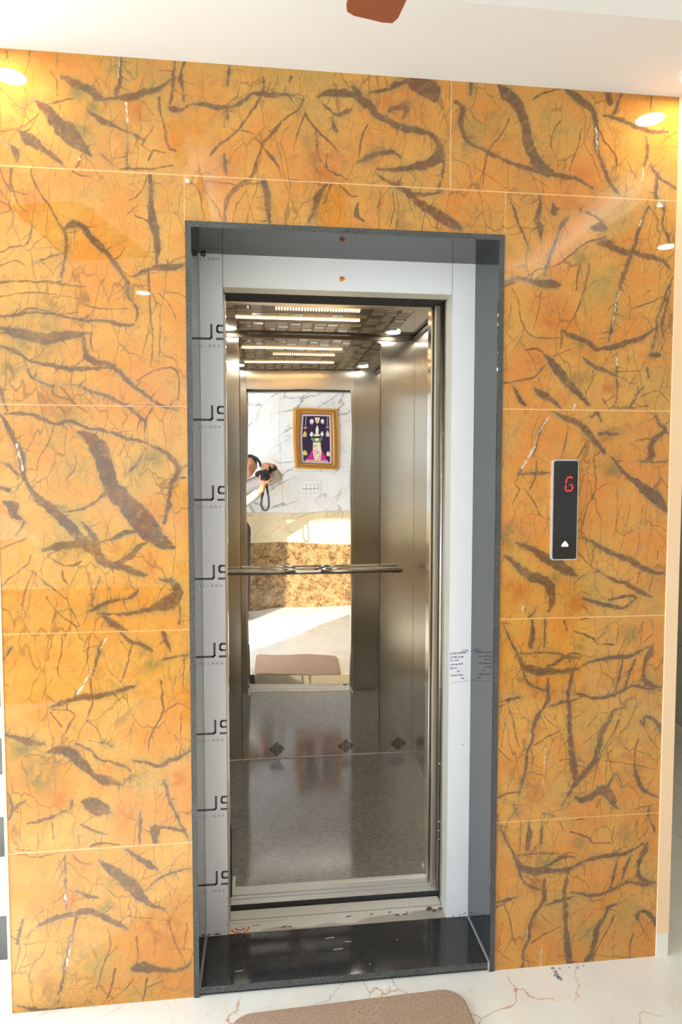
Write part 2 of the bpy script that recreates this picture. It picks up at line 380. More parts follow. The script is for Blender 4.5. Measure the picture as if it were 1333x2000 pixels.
# ------------------------------------------------------------------ wall_front with traced veins
VEINS = """L1
D 345,195,10 430,245,45 500,275,35 560,320,40 600,340,20 660,330,15 740,330,35 800,310,30 880,290,30 930,270,20 985,225,10
D 215,350,15 270,400,50 330,470,70 400,540,90 470,610,50 535,670,15
D 110,520,15 170,570,60 240,620,30 310,670,30 360,715,15
D 500,390,10 590,460,30 660,490,20 720,520,10 800,555,8 840,580,6
D 700,100,12 695,200,14 690,260,25 670,310,30
D 735,480,6 735,740,6
D 1015,110,12 1005,200,12 1000,280,14 985,370,14
D 1070,120,16 1045,210,18 1060,280,12 1065,350,8
D 970,380,10 1010,395,30 1050,400,10 1120,365,10 1180,365,18 1250,385,22 1333,385,16
D 0,570,6 60,600,10 90,640,40 100,700,20
D 340,1060,12 370,1090 385,1140,16 380,1240,12 350,1400,10
D 380,1075,12 430,1060,40 480,1075,30 520,1130,30 570,1180,30 640,1250,25 700,1340,20 740,1395,14 740,1470,12 790,1540,12 790,1610,8 770,1645,8
D 780,1360,8 850,1325,14 930,1310,30 1000,1310,30 1070,1290,25
D 870,780,30 875,860,25 870,950,30 885,1040,50 905,1130,35 910,1200,30 905,1300,15
D 200,1285,8 300,1245,10 375,1230,8
D 0,1595,20 60,1590,14 200,1570,10 350,1590,10 500,1620,12 620,1620,14 700,1645,20 790,1640,8
D 0,1660,30 100,1690,50 250,1720,60 400,1700,40 520,1690,15
D 650,715,10 600,670,10 580,650
W 690,100,8 686,210
W 730,360,14 738,470
W 450,690,14 460,680
F 30,50,5 50,130
F 175,50,5 160,150
F 290,170,6 330,240,8 330,320
F 0,522,8 60,512 120,500,8 180,460 225,420
F 0,740,8 20,800 60,870 90,870 160,890
F 65,740,14 60,800,14 75,860,10 110,950,6 160,990
F 180,740,10 190,800 240,890,10 300,980,10 340,1060,10
F 850,785,7 820,870 750,920
F 740,1000,8 800,950
F 780,1010,7 850,1040 880,1060
F 860,1320,10 865,1420 870,1550 880,1700,10
F 925,1460,6 990,1540 1020,1620
F 0,860,5 60,970 0,1000
F 180,1060,6 210,1090
F 0,1220,8 80,1190,8 160,1170 180,1080
F 0,1300,6 100,1270 150,1310
F 0,1400,8 100,1390 220,1395 290,1390 360,1410 500,1420
F 0,1480,6 130,1460 230,1455 450,1490
F 100,1590,6 180,1545 330,1580 450,1570
F 490,1530,6 620,1550 740,1545
F 415,745,8 470,780 550,800,6
F 760,520,5 830,570 890,490
F 840,570,8 820,600 870,640
F 860,690,12 890,630,10 960,650
F 690,740,6 850,740,10 1000,720
F 440,730,8 480,650
F 1085,800,6 1150,870,7 1180,1030
F 920,330,12 930,420,12 950,480,8 970,600,20 1020,640,10
F 270,370,8 340,350,10 430,330,8
F 350,370,5 300,620
B G 480,520,75
B G 450,300,60
B G 540,380,50
B R 660,400,60
B R 650,600,90
B R 790,400,80
B Y 820,200,220
B G 200,1720,140
B R 100,900,150
T7
D 0,232,14 80,235,18 150,235,14 200,205,22 240,170,14
D 240,170,8 290,165,20 370,175,24 440,175,10 515,200,8
D 305,80,10 310,130,8 290,170
D 130,20,14 120,100,10 118,120
D 115,240,12 118,300
D 100,480,18 105,540,16 115,590,12
D 590,190,10 640,165,30 700,165,40 760,170,30 800,190,25 850,220,40 900,280,35 960,310,30 1040,350,30 1120,360,30 1180,380,20 1220,430,30 1240,500,20 1240,600,10 1215,670,14
D 770,130,25 800,170,40 840,240,30
D 600,205,8 650,250,8 690,280,10 740,260,25 760,255,10
D 665,290,10 675,340,20 690,370,8
D 960,260,20 1050,230,40 1030,300,20
D 1050,100,40 1120,120,90 1180,150,90 1200,200,40
D 860,160,10 940,150,16 1000,120,25 1060,110,20
D 790,530,20 850,500,25 920,480,20 980,470,20 1020,500,10
D 900,560,10 1000,565,20 1080,550,30 1150,540,50 1210,500,50 1220,440,30
D 890,580,10 940,620,14 990,640,20 1060,680,25 1120,740,35 1200,790,50 1280,840,50 1333,870,50
D 1000,655,20 1080,690,20 1190,690,10 1240,670,8
D 310,620,40 325,680,30 330,760,25 340,840,20
D 640,640,10 590,700,30 570,770,20 540,840,12
F 290,190,8 250,250,10 200,320 150,380 60,450,14 30,490,14
F 515,200,12 490,250,10 430,290 380,340,14 340,390,22 300,440,12 250,590,18 190,640,20 120,710,24 105,830,16
F 140,350,6 180,360 250,375 300,440,8 340,490,14 380,540,12 400,600,8
F 520,270,10 580,350,12 640,410,12 700,470,8
F 640,480,6 640,560,8 720,600,8 740,620,10
F 520,280,6 480,390,6 460,470
F 580,350,6 590,480 640,560
F 190,650,8 220,640 310,630
F 200,650,6 0,620
F 660,640,8 620,740,10
F 700,640,6 760,700 800,700
F 800,740,16 790,800,24 830,830,16
F 900,760,6 920,700 900,660
F 980,680,6 990,760 960,870
F 1060,720,6 1080,780
F 1150,790,6 1130,880
F 1220,800,8 1210,870
F 440,620,8 600,635
F 440,180,6 500,260
F 450,80,12 440,110
F 800,500,8 820,400,10 850,330
F 740,620,4 780,540
B R 1110,290,55
B R 50,600,90
B R 650,550,130
B Y 500,100,200
B R 1000,200,80
B G 820,200,40
B Y 1000,720,150
T2
D 550,310,12 545,350,10
D 495,380,20 520,400,16 510,450,20 530,520,12 600,560,12 680,600,14 760,625,16 820,645,16 880,655,16 940,665,14 1000,700,10
D 650,310,20 680,350,40 720,390,40 745,440,35 755,500,35 770,560,40 800,610,40 860,650,25
D 900,335,15 950,370,30 1000,410,20 1015,470,16 1015,540,18 1040,620,14 1070,690,14 1100,725,8
D 1040,430,10 1100,445,14 1160,470,16 1220,490,14 1280,490,8
D 1110,340,6 1080,420,12
D 1055,340,20 1065,380,25
D 1200,510,14 1205,560,12 1190,620,10
D 1215,600,6 1240,650,10 1310,700,12
D 1240,660,14 1238,740,12
W 1015,470,8 1018,570
W 1190,620,8 1185,670,8
F 690,440,5 660,500 620,550 600,610,5 590,700
F 780,370,6 820,345,8 890,330,6
F 1000,420,6 1040,520 1080,570 1090,620
F 1220,360,5 1215,420
F 880,450,4 850,500 850,560
F 960,480,4 940,560 910,640
F 1130,600,4 1170,680
F 560,620,4 680,700
F 780,660,4 840,700
B Y 590,450,90
B Y 870,500,110
B R 950,700,100
B G 540,530,50
R4
D 120,60,10 150,150,12 190,270,14 240,380,14 268,465,10
D 340,80,20 340,160,30 320,260,40 340,300,40 350,400,20
D 430,130,14 440,190,50 470,170,40
D 540,230,30 500,270,30 470,340,18 430,450,14 390,560,14 375,640,20
D 100,680,25 200,655,25 280,675,30 350,690,50 420,690,60 480,700,40
D 620,180,10 700,215,10 770,250,12 800,280,8
D 700,300,40 760,300,60 810,310,20
D 740,410,25 800,410,60 870,450,50 940,475,40 1000,475,30 1070,500,35 1150,520,35 1220,550,20 1250,590,10
D 1100,160,14 1060,240,20 1030,330,22 1000,430,22 960,540,25 920,650,28 900,730,28
D 895,740,24 870,850,18 845,1000,20
D 860,950,26 840,1000,24 820,1100,24
D 1215,120,16 1200,220,14 1195,280,14 1220,340,16 1240,400,12
D 1270,650,14 1240,720,18 1190,860,14 1150,950,10 1160,990,12 1140,1080,12 1130,1160,12
D 1250,740,20 1210,900,18 1190,1000,16 1215,1090,12
D 490,1010,16 560,1060,30 620,1080,35 690,1110,35 730,1150,30 800,1140,25 880,1130,40 960,1100,35 1040,1080,30 1100,1040,15 1150,1000,12
D 370,1190,20 420,1240,50 480,1320,60 540,1390,60 600,1450,50 680,1540,20
D 640,1210,15 700,1260,25 770,1290,35 830,1320,14 900,1345,8 985,1390,8
D 1110,1190,20 1150,1190,40 1195,1195,12
D 300,1420,15 360,1470,50 430,1510,30 500,1580,20
D 150,1410,10 190,1480,30 240,1540,40
D 880,1170,6 878,1230,8 875,1500,8 820,1570,10
D 860,1560,14 960,1560,8 1100,1550,12
D 980,1540,8 1040,1440,12 1060,1420
D 1090,1280,14 1100,1340,14
W 1050,250,14 1035,290,14
W 895,740,14 870,850,10 845,1000,14
W 878,1200,18 880,1260,14
W 585,1540,20 575,1565,14
F 100,710,14 200,670
F 280,660,6 300,610 390,580,8 450,565 520,520 600,450,10 680,400,12 760,380,16 800,360,12
F 1100,150,6 1150,220 1190,280
F 1210,780,6 1100,830,8 980,870
F 1110,740,6 1060,780
F 90,1390,12 180,1370,12 280,1355,14 330,1320,12 380,1260,10
F 140,720,6 190,800,8 200,900 230,1000,8 290,1060 380,1075 490,1075
F 490,1020,7 490,1150
F 100,1030,6 160,1100
F 230,1160,6 330,1150,14 370,1195
F 350,740,5 330,880 300,1020
F 140,830,6 120,1000
F 690,560,8 660,700 620,830,8 560,960,8 510,1020
F 620,560,10 600,650,12 595,740
F 560,560,5 520,650
F 430,1200,7 560,1150
F 830,1310,7 1040,1300
F 960,1400,6 1010,1330
F 660,1470,7 720,1330
F 1040,1490,6 1160,1440 1240,1520,10
F 780,1500,12 820,1560
B G 620,500,60
B G 640,1150,70
B R 420,930,120
B R 780,1220,80
B R 800,1420,90
B Y 800,700,200
B Y 900,200,150
B R 600,200,70
B G 620,1350,70
B R 280,1220,100
R5
D 430,85,12 520,130,35 590,160,35 650,200,50 700,260,50
D 700,260,30 790,370,30
D 840,400,15 900,480,25 960,540,30 1030,590,50 1100,650,80 1160,700,90 1225,770,70
D 700,130,12 740,90,20 770,150,30
D 760,240,30 880,240,20
D 1150,95,14 1170,170,16 1215,215,30 1150,270,30 1110,330,40 1120,390,60 1080,420,20
D 1215,215,12 1240,240
D 1010,425,10 1100,435,14 1230,440,14
D 375,150,12 320,300,12 300,400,12
D 210,490,20 190,525,20 240,520,14 320,515,16 415,510,22
D 600,960,12 660,975,14 720,1000,25 800,1050,30 880,1090,35 950,1110,40 1030,1160,40 1130,1205,30 1215,1220,20
D 720,1180,8 800,1230,14 870,1270,25 940,1280,25 1000,1320,35 1060,1350,25 1120,1380,20
D 820,1400,14 900,1385,20 960,1370,16 1015,1385,18 960,1430,12 920,1460,20 830,1440,25 740,1420,30 640,1390,15
D 80,1080,6 170,1150,40 250,1220,60 330,1250,70 400,1290,70 430,1380,50 400,1480,40
D 170,1000,20 280,1040,40 370,1100,60 460,1150,80 540,1200,60 600,1230,30
D 330,1430,6 290,1500,12 260,1525,10
W 400,120,12 330,240,8 290,350,16 240,440,20 215,480,16
W 222,1440,12 218,1480,12
F 1005,290,8 1080,275 1120,280
F 340,105,5 300,200 280,330
F 535,185,5 520,300,10 490,410,10
F 660,320,16 600,410,12
F 315,430,8 310,540,14 270,630,12
F 190,545,8 165,590 200,625,10 150,730,8
F 230,620,6 300,720,8 345,810,10 410,835,14
F 280,800,5 345,815
F 720,420,8 730,620,10 670,750,10 640,860,8 630,950
F 735,630,6 830,580,6
F 600,860,10 630,830
F 910,740,5 850,960
F 970,740,5 930,960
F 1060,740,5 1020,1100
F 1110,880,6 1180,890 1225,925,10
F 930,950,5 900,1060
F 650,520,6 600,700
F 600,1060,8 650,1120 690,1160
F 660,980,6 690,1130
F 720,1080,6 700,1170 760,1190
F 1040,1200,8 1010,1290
F 1130,1230,8 1100,1340
F 580,1290,6 640,1230 760,1200
F 1165,1060,10 1160,1120
F 640,1430,6 700,1510,8
B G 130,950,90
B R 780,280,80
B G 850,500,70
B G 760,420,60
B R 950,180,80
B Y 680,1300,130
B Y 1150,1420,90
B R 600,1450,100
B R 180,1330,110
B G 450,1250,50
R6
D 80,130,10 120,220,16 170,320,16 210,420,25 240,520,14 300,580,20 380,600,22
D 200,350,10 260,345 330,340,12 420,340,14 500,350,14
D 200,410,20 240,440,45 330,470,60 400,465,50 470,470,30 560,460,30 620,440,14 700,400,16 800,380,30 880,370,35 960,365,30 1010,345,20 1070,310,14 1130,295,20
D 390,440,20 470,400,25 540,370,25 620,375,14
D 285,110,20 290,200,35 275,280,40 290,320,20
D 380,90,14 375,200,16 370,300,12
D 1130,290,20 1110,350,50 1080,400,30 1065,480,25 1080,540,35 1140,575,30 1195,580,20
D 590,630,16 650,640,20 720,655,20 800,650,22 880,620,20 930,600,14 1000,570,20 1080,590,22 1180,600,12
D 920,380,18 905,460,18 880,560,16 860,620,14
D 1010,380,16 980,450,18 950,540,14 925,610,12
D 570,470,25 550,560,25 540,640,25 545,740,30 550,850,30 555,960,35 570,1080,45 585,1180,50 585,1250,40
D 400,520,20 395,590,30 400,650,30 370,720,20 320,790,25 290,870,20 285,960,25 250,1030,20 245,1130,16 215,1250,22 190,1340,14
D 940,720,8 860,740,18 830,800,25 780,880,40 760,950,45 740,1040,40 710,1110,35 650,1180,45 590,1250,40 540,1330,10 480,1430,6
D 590,1350,20 630,1370,45 690,1350,50 740,1310,50 790,1300,70 840,1350,70 860,1400,30 900,1430,16
D 800,1300,30 840,1230,14 870,1180,12 900,1230,8 920,1280,8
D 1000,1130,16 1020,1200,28 1050,1280,30 1100,1320,22 1165,1345,18
D 1040,810,20 1060,840,20 1070,780,14 1130,800,30 1175,850,30 1180,890,20
D 60,680,14 130,665,20 200,655,14
D 400,715,16 460,700,20 530,680,20 620,655,10
D 1110,1400,10 1100,1490,14 1150,1590,16
D 360,1460,8 440,1480,12
D 160,1400,14 180,1480,20
F 490,370,8 570,340 620,350
F 890,810,12 840,920,10 790,1010,8 740,1110,8 720,1220 710,1280
F 1030,940,10 1005,1020 1000,1130,8
F 1060,840,8 1110,940,6 1170,1010
F 50,720,8 130,680
F 110,700,6 150,800,8 180,950,8 200,1000
F 100,830,6 70,1000
F 50,1010,6 120,1080 190,1120
F 50,1350,14 130,1320,14 210,1310,10
F 310,980,12 400,920,10 520,870,6
F 370,780,6 420,830 460,860
F 580,800,5 650,750
F 660,870,6 740,780
F 640,980,5 740,890
F 580,190,14 650,210,14 720,245,14 750,280,10 860,280,18
F 510,120,14 530,190,8
F 620,110,8 680,100,14
F 890,170,8 875,280
F 1030,200,6 1060,120 1040,300
F 1110,110,6 1130,200 1060,270
F 740,1080,6 840,1100 1000,1120 1150,1160
F 1000,1430,7 1165,1390
F 480,1090,10 545,1080
F 560,1300,8 540,1400
W 380,1000,10 370,1150,10 360,1260,8 340,1330
W 275,880,8 272,960,8
B R 300,1250,90
B R 280,1330,80
B R 440,640,60
B R 310,870,60
B G 640,280,50
B G 970,220,70
B Y 1130,500,60
B Y 700,900,160
B Y 1000,800,160
B G 400,390,60
B R 330,560,80
L2
D 0,30,20 100,40,30 200,50,50 300,80,60 400,60,40 540,60,20
D 0,120,25 80,145,25 150,185,20 220,225,16 320,240,25 400,260,25 490,265,25 620,265,16 740,265,12
D 160,200,8 200,320,10 290,365,12 350,375,10
F 350,375,10 345,430,8 450,470,8 500,510 580,555,8
F 390,380,8 470,470,10 500,500
D 410,370,8 520,380,10 590,415,14 680,440,20 760,480,20 830,515,16 920,590,14 945,610,10
D 540,40,25 550,130,25 580,200,40 650,230,30 720,240,16 780,290,25 860,375,25 940,430,16 1040,500,14 1160,540,10
F 600,30,10 590,90,10 610,160
F 890,350,8 1000,280,8 1130,265,10 1165,330,10 1160,480,10
F 870,510,8 1000,510,10 1200,520
F 1000,515,12 960,580,14 945,640,10 945,740
D 30,560,8 130,555,20 220,570,14 300,605,20 370,630,20 450,605,16 560,650,16 680,670,14 800,710,16 920,740,16 1010,780,16 1100,830,30 1150,890,30 1150,960,35 1110,1020,25 1105,1100,20 1090,1180,30 1070,1270,25
D 510,680,30 580,710,60 640,780,100 680,870,90 700,960,90 730,1040,100 800,1120,110 880,1200,120 950,1290,130 1010,1360,110 1080,1410,60 1140,1430,20
D 950,780,10 900,870,14 810,970,10
F 350,640,6 310,760,6 260,840 240,960
F 490,830,6 490,910 430,990
F 180,920,6 240,925
D 0,560,20 50,640,25 100,750,30 140,830,35 150,940,35 180,1010,30
W 110,760,16 150,930,14
D 0,380,10 20,470,10 50,550,14
D 180,1020,20 230,1090,40 320,1170,50 400,1240,60 470,1310,60 540,1390,60 610,1450,60 680,1530,50 800,1560,40 900,1600,40 960,1610,30
D 540,1270,20 620,1380,40 650,1460,30
D 280,1450,20 360,1430,40 480,1410,45 570,1410,40
F 310,1480,10 420,1430
D 420,1195,8 520,1185,10 600,1150,10 690,1080,30
D 640,1390,10 720,1380,14 800,1340,30 880,1330,30
D 0,1040,20 60,1060,20
D 30,1140,40 90,1160,50 90,1220,40 150,1250,20
D 0,870,8 60,900,20 120,960,14
D 110,1350,12 160,1260
D 760,1530,25 850,1490,40 910,1420,25 960,1400,15
F 310,1490,8 420,1550,10 500,1540,16 530,1520,10
F 405,1580,10 410,1630,16 440,1670,10
F 200,1480,8 190,1530 80,1620,8 0,1690,8
F 210,1580,10 270,1640,10 350,1700,10 430,1770,8
F 215,1590,8 170,1700,8 140,1810,8
F 430,1760,6 520,1950,8
F 0,1440,8 100,1400,10 180,1370
F 370,1840,10 340,1930
F 300,1750,7 370,1850 430,1900,8 500,1950,10
D 570,1850,25 640,1820,25 720,1780,16 850,1760,16 900,1700,10
D 640,1860,12 760,1865,14 900,1850,25 1010,1820,40 1100,1790,90 1160,1730,60 1130,1660,40 1040,1640,20
D 680,1880,14 740,1930,50 830,1970,14
D 650,1620,6 590,1820,10
D 1170,1720,10 1170,1930,10
F 0,1820,6 60,1850 100,1950
F 1180,980,14 1210,975
F 1000,0,6 990,200 980,260
F 1050,0,6 1040,90 1035,250
B R 980,1540,70
B R 740,1440,60
B Y 450,800,200
B Y 880,950,130
B G 60,280,70
B R 300,480,140
B G 400,1160,60
B Y 500,1300,120
B G 1000,860,60
L3
D 330,605,14 400,580,25 450,560,20 520,545,30 600,535,35 680,525,30 760,500,25 840,475,20 890,455,14
D 665,170,12 630,300,14 600,400,14
D 500,510,10 480,560,20
W 700,150,12 650,230,6
W 590,370,12 545,460,14 500,520,12
F 590,420,8 600,530 605,570,12 570,670,10
F 435,580,10 435,620,10 485,650,8 440,740,10 425,780
F 340,620,12 430,625
F 560,685,7 640,760,6 660,820,8
D 660,835,14 700,840,18 730,860,8
F 580,820,6 660,835
F 330,640,8 400,730,16
F 405,130,6 400,250 375,360 400,420
F 340,420,4 270,550
F 590,130,6 570,250 560,340
F 860,170,5 830,320,8 790,440,10
D 20,300,10 60,240,16 80,210,8
D 790,120,10 850,180,25 930,200,25 990,240,25
D 1040,300,14 1130,280,12 1230,265,12
D 1060,110,20 1080,170,30 1110,240,14
F 1050,430,10 1060,630,12 1020,720,10 980,800,8 970,900
F 1060,640,7 1170,580,8 1240,620,6
F 1200,290,7 1190,480
D 310,895,15 390,880,50 470,910,70 540,980,60 600,1040,30 680,1080,60 790,1110,25
D 30,780,10 120,810,30 200,830,40 300,850,20
D 850,955,10 940,960,14 1040,990,20 1100,950,30 1160,935,20 1240,890,20
D 490,840,8 600,890,16 640,940,14 760,970,16 850,1020,10 845,1120,8
F 850,740,6 830,800
F 960,760,6 940,850
F 1140,780,6 1200,900
F 1180,640,6 1175,820,8
D 1070,1080,10 1090,1170,14 1130,1270,16 1200,1410,14 1240,1490,6
D 1010,1380,10 1100,1390,14 1190,1410,25
D 170,1370,8 260,1345,20 340,1320,14 430,1280,12
D 50,1160,10 80,1250,12 60,1340,10
D 80,1270,10 170,1210,10
D 470,1210,12 460,1260
D 540,1220,30 620,1250,100 720,1290,30
D 530,1370,8 620,1410,14 700,1430,8
D 1010,1400,60 1010,1480,30
D 915,1290,14 910,1500,10
F 340,1350,7 345,1460,10
F 590,1510,12 660,1490,14 780,1500,10
F 510,1440,7 510,1520
F 250,1430,6 250,1540
F 70,1550,6 240,1580,8 400,1550
B G 1000,300,70
B G 250,1050,130
B R 400,1200,70
B Y 950,1080,90
B G 150,880,90
B R 500,900,40
B Y 550,1400,130
B R 820,1320,80
B R 1150,1080,90
L4
D 240,1370,14 310,1330,30 400,1300,30 500,1280,30 580,1265,40 650,1290,30 730,1330,40 830,1380,14
D 640,930,10 720,990,50 800,1050,60 870,1110,80 930,1180,50 1000,1230,20 1080,1250,14
D 425,900,8 430,1260,8
D 500,1310,20 480,1380,14 440,1530,14 410,1700,16 375,1860,16
D 490,1130,10 580,1170,25 650,1180,14
D 820,860,12 890,910,30 970,960,40 1030,1000,16
D 950,1140,8 1010,1070,10 1080,1030,10 1180,1000,8 1250,985,6
D 870,1640,60 940,1630,70 1000,1640,40 1120,1655,20 1190,1640,16 1250,1600,10
D 120,1880,14 220,1905,25 330,1910,25 460,1895,16
D 150,1320,14 110,1480,10
W 425,1150,12 425,1220,12
W 470,1400,10 455,1520,10 425,1650,14
F 75,1430,10 130,1490,10 90,1680,10
F 160,1440,5 230,1380
F 150,1480,5 380,1460
F 120,1640,6 240,1590
F 700,1380,6 720,1500,8 680,1600,8 630,1780,6
F 760,1500,8 700,1560
F 750,1640,14 730,1740,10 700,1830,16
F 870,1700,6 830,1760 700,1860
F 960,1700,14 930,1850,10
F 1060,1720,8 960,1760
F 1100,1330,8 1140,1470,8 1210,1600,8
F 1020,1400,5 1000,1560
F 1220,1340,7 1200,1520
F 790,1300,5 900,1305 1100,1330
F 470,900,8 530,950,8 600,960
F 890,1430,12 900,1560,6
F 850,1240,6 845,1330
F 100,860,6 250,880,6
B G 680,1250,70
B G 760,1060,70
B R 480,980,80
B R 480,1180,70
B R 1050,1400,150
B Y 600,1600,200
B Y 900,1750,120
"""
CROPS = {'L1': (0, 80, 450/1333), 'L2': (0, 640, .3), 'L3': (0, 1200, .3), 'L4': (0, 1400, .3), 'T7': (400, 120, 500/1333),
         'T2': (633, 0, 700/1333), 'R4': (960, 360, 373/1333), 'R5': (960, 780, 373/1333), 'R6': (960, 1180, 373/1333)}
def on_wall(px, py, Y=0.0):
    d = CF+CR*(px-666.5)/FPX-CU*(py-1000)/FPX
    return CAM+d*(Y-CAM[1])/d[1]
rv = random.Random(11)
def natural(pts, kind):
    # smooth curve through the traced points, tapered at its ends, with small irregular jogs
    n = len(pts); P = [np.array(p) for p in pts]; out = []
    if kind == 'D' and n > 2:
        P[0] = P[0]*np.array([1, 1, .6]); P[-1] = P[-1]*np.array([1, 1, .5])
    elif kind == 'F': P[-1] = P[-1]*np.array([1, 1, .6])
    for k in range(n-1):
        p0, p1, p2, p3 = P[max(k-1, 0)], P[k], P[k+1], P[min(k+2, n-1)]
        L = math.hypot(p2[0]-p1[0], p2[1]-p1[1]); m_ = max(1, int(L/.009))
        nrm = np.array([-(p2[1]-p1[1]), p2[0]-p1[0], 0])/(L+1e-9)
        for q in range(m_):
            t = q/m_; c = .5*((2*p1)+(-p0+p2)*t+(2*p0-5*p1+4*p2-p3)*t*t+(-p0+3*p1-3*p2+p3)*t*t*t)
            if q: c = c+nrm*rv.gauss(0, .0011)
            c[2] = max(.0003, c[2]*(rv.uniform(.88, 1.12) if kind == 'D' else rv.uniform(.6, 1.25))); out.append(tuple(c))
    out.append(tuple(P[-1])); return out
def parse_veins():
    segs = {'D': [], 'F': [], 'W': [], 'J': [], 'H': []}; blobs = []; crop = None
    mpp = 1.79/FPX*1.03
    for ln in VEINS.strip().splitlines():
        t = ln.split()
        if len(t) == 1: crop = CROPS[t[0]]; cn = t[0]; continue
        ox, oy, sc = crop
        if t[0] == 'B':
            x, y, r = map(float, t[2].split(',')); P = on_wall(ox+x*sc, oy+y*sc); R = r*sc*mpp
            blobs.append((t[1], P[0], P[2], R))
            if cn == 'R6': blobs.append((t[1], P[0], P[2]-.601, R))
            continue
        w = 6; pts = []
        for q in t[1:]:
            a = list(map(float, q.split(',')))
            if len(a) == 3: w = a[2]
            P = on_wall(ox+a[0]*sc, oy+a[1]*sc); pts.append((P[0], P[2], w*sc*mpp/2))
        new = [(t[0], natural(pts, t[0]))]
        if t[0] == 'D':
            for k in range(len(new[0][1])-1):
                a, b = new[0][1][k], new[0][1][k+1]
                if rv.random() < math.hypot(b[0]-a[0], b[1]-a[1])/.035:
                    th = math.atan2(b[1]-a[1], b[0]-a[0])+rv.choice((-1, 1))*rv.uniform(.5, 1.6); L = rv.uniform(.012, .06); w0 = rv.uniform(.0006, .0013)
                    c1 = (a[0]+math.cos(th)*L*.5, a[1]+math.sin(th)*L*.5, w0*.8); th += rv.uniform(-.5, .5)
                    new.append(('H' if rv.random() < .6 else 'F', natural([(a[0], a[1], w0+a[2]*.2), c1, (c1[0]+math.cos(th)*L*.5, c1[1]+math.sin(th)*L*.5, w0*.5)], 'F')))
        for key, ps in new:
            for k in range(len(ps)-1):
                a, b = ps[k], ps[k+1]; segs[key].append(a+b)
                if cn == 'R6': segs[key].append((a[0], a[1]-.601, a[2], b[0], b[1]-.601, b[2]))
    for k in range(900):
        x, z = rv.uniform(WL, WR), rv.uniform(0, WH); th = math.pi/2-rv.gauss(.22, .22) if rv.random() < .8 else rv.uniform(0, 3.1); L = rv.uniform(.02, .10); w0 = rv.uniform(.0004, .0010)
        ps = natural([(x, z, w0), (x+math.cos(th)*L/2, z+math.sin(th)*L/2, w0), (x+math.cos(th+.2)*L, z+math.sin(th+.2)*L, w0*.4)], 'F')
        for k in range(len(ps)-1): segs['H'].append(ps[k]+ps[k+1])
    jw = .0010
    for x0, z0, x1, z1 in ((WL, 2.247, WR, 2.247), (WL, 1.645, GX0, 1.645), (WL, 1.0427, GX0, 1.0427), (WL, .4473, GX0, .4473),
                           (GX1, 1.650, WR, 1.650), (GX1, 1.05, WR, 1.05), (GX1, .449, WR, .449), (.632, 2.247, .632, WH),
                           (.7897, GZ, .7897, 2.247), (-.084, GZ, -.084, 2.247)):
        segs['J'].append((x0, z0, jw, x1, z1, jw))
    return segs, blobs
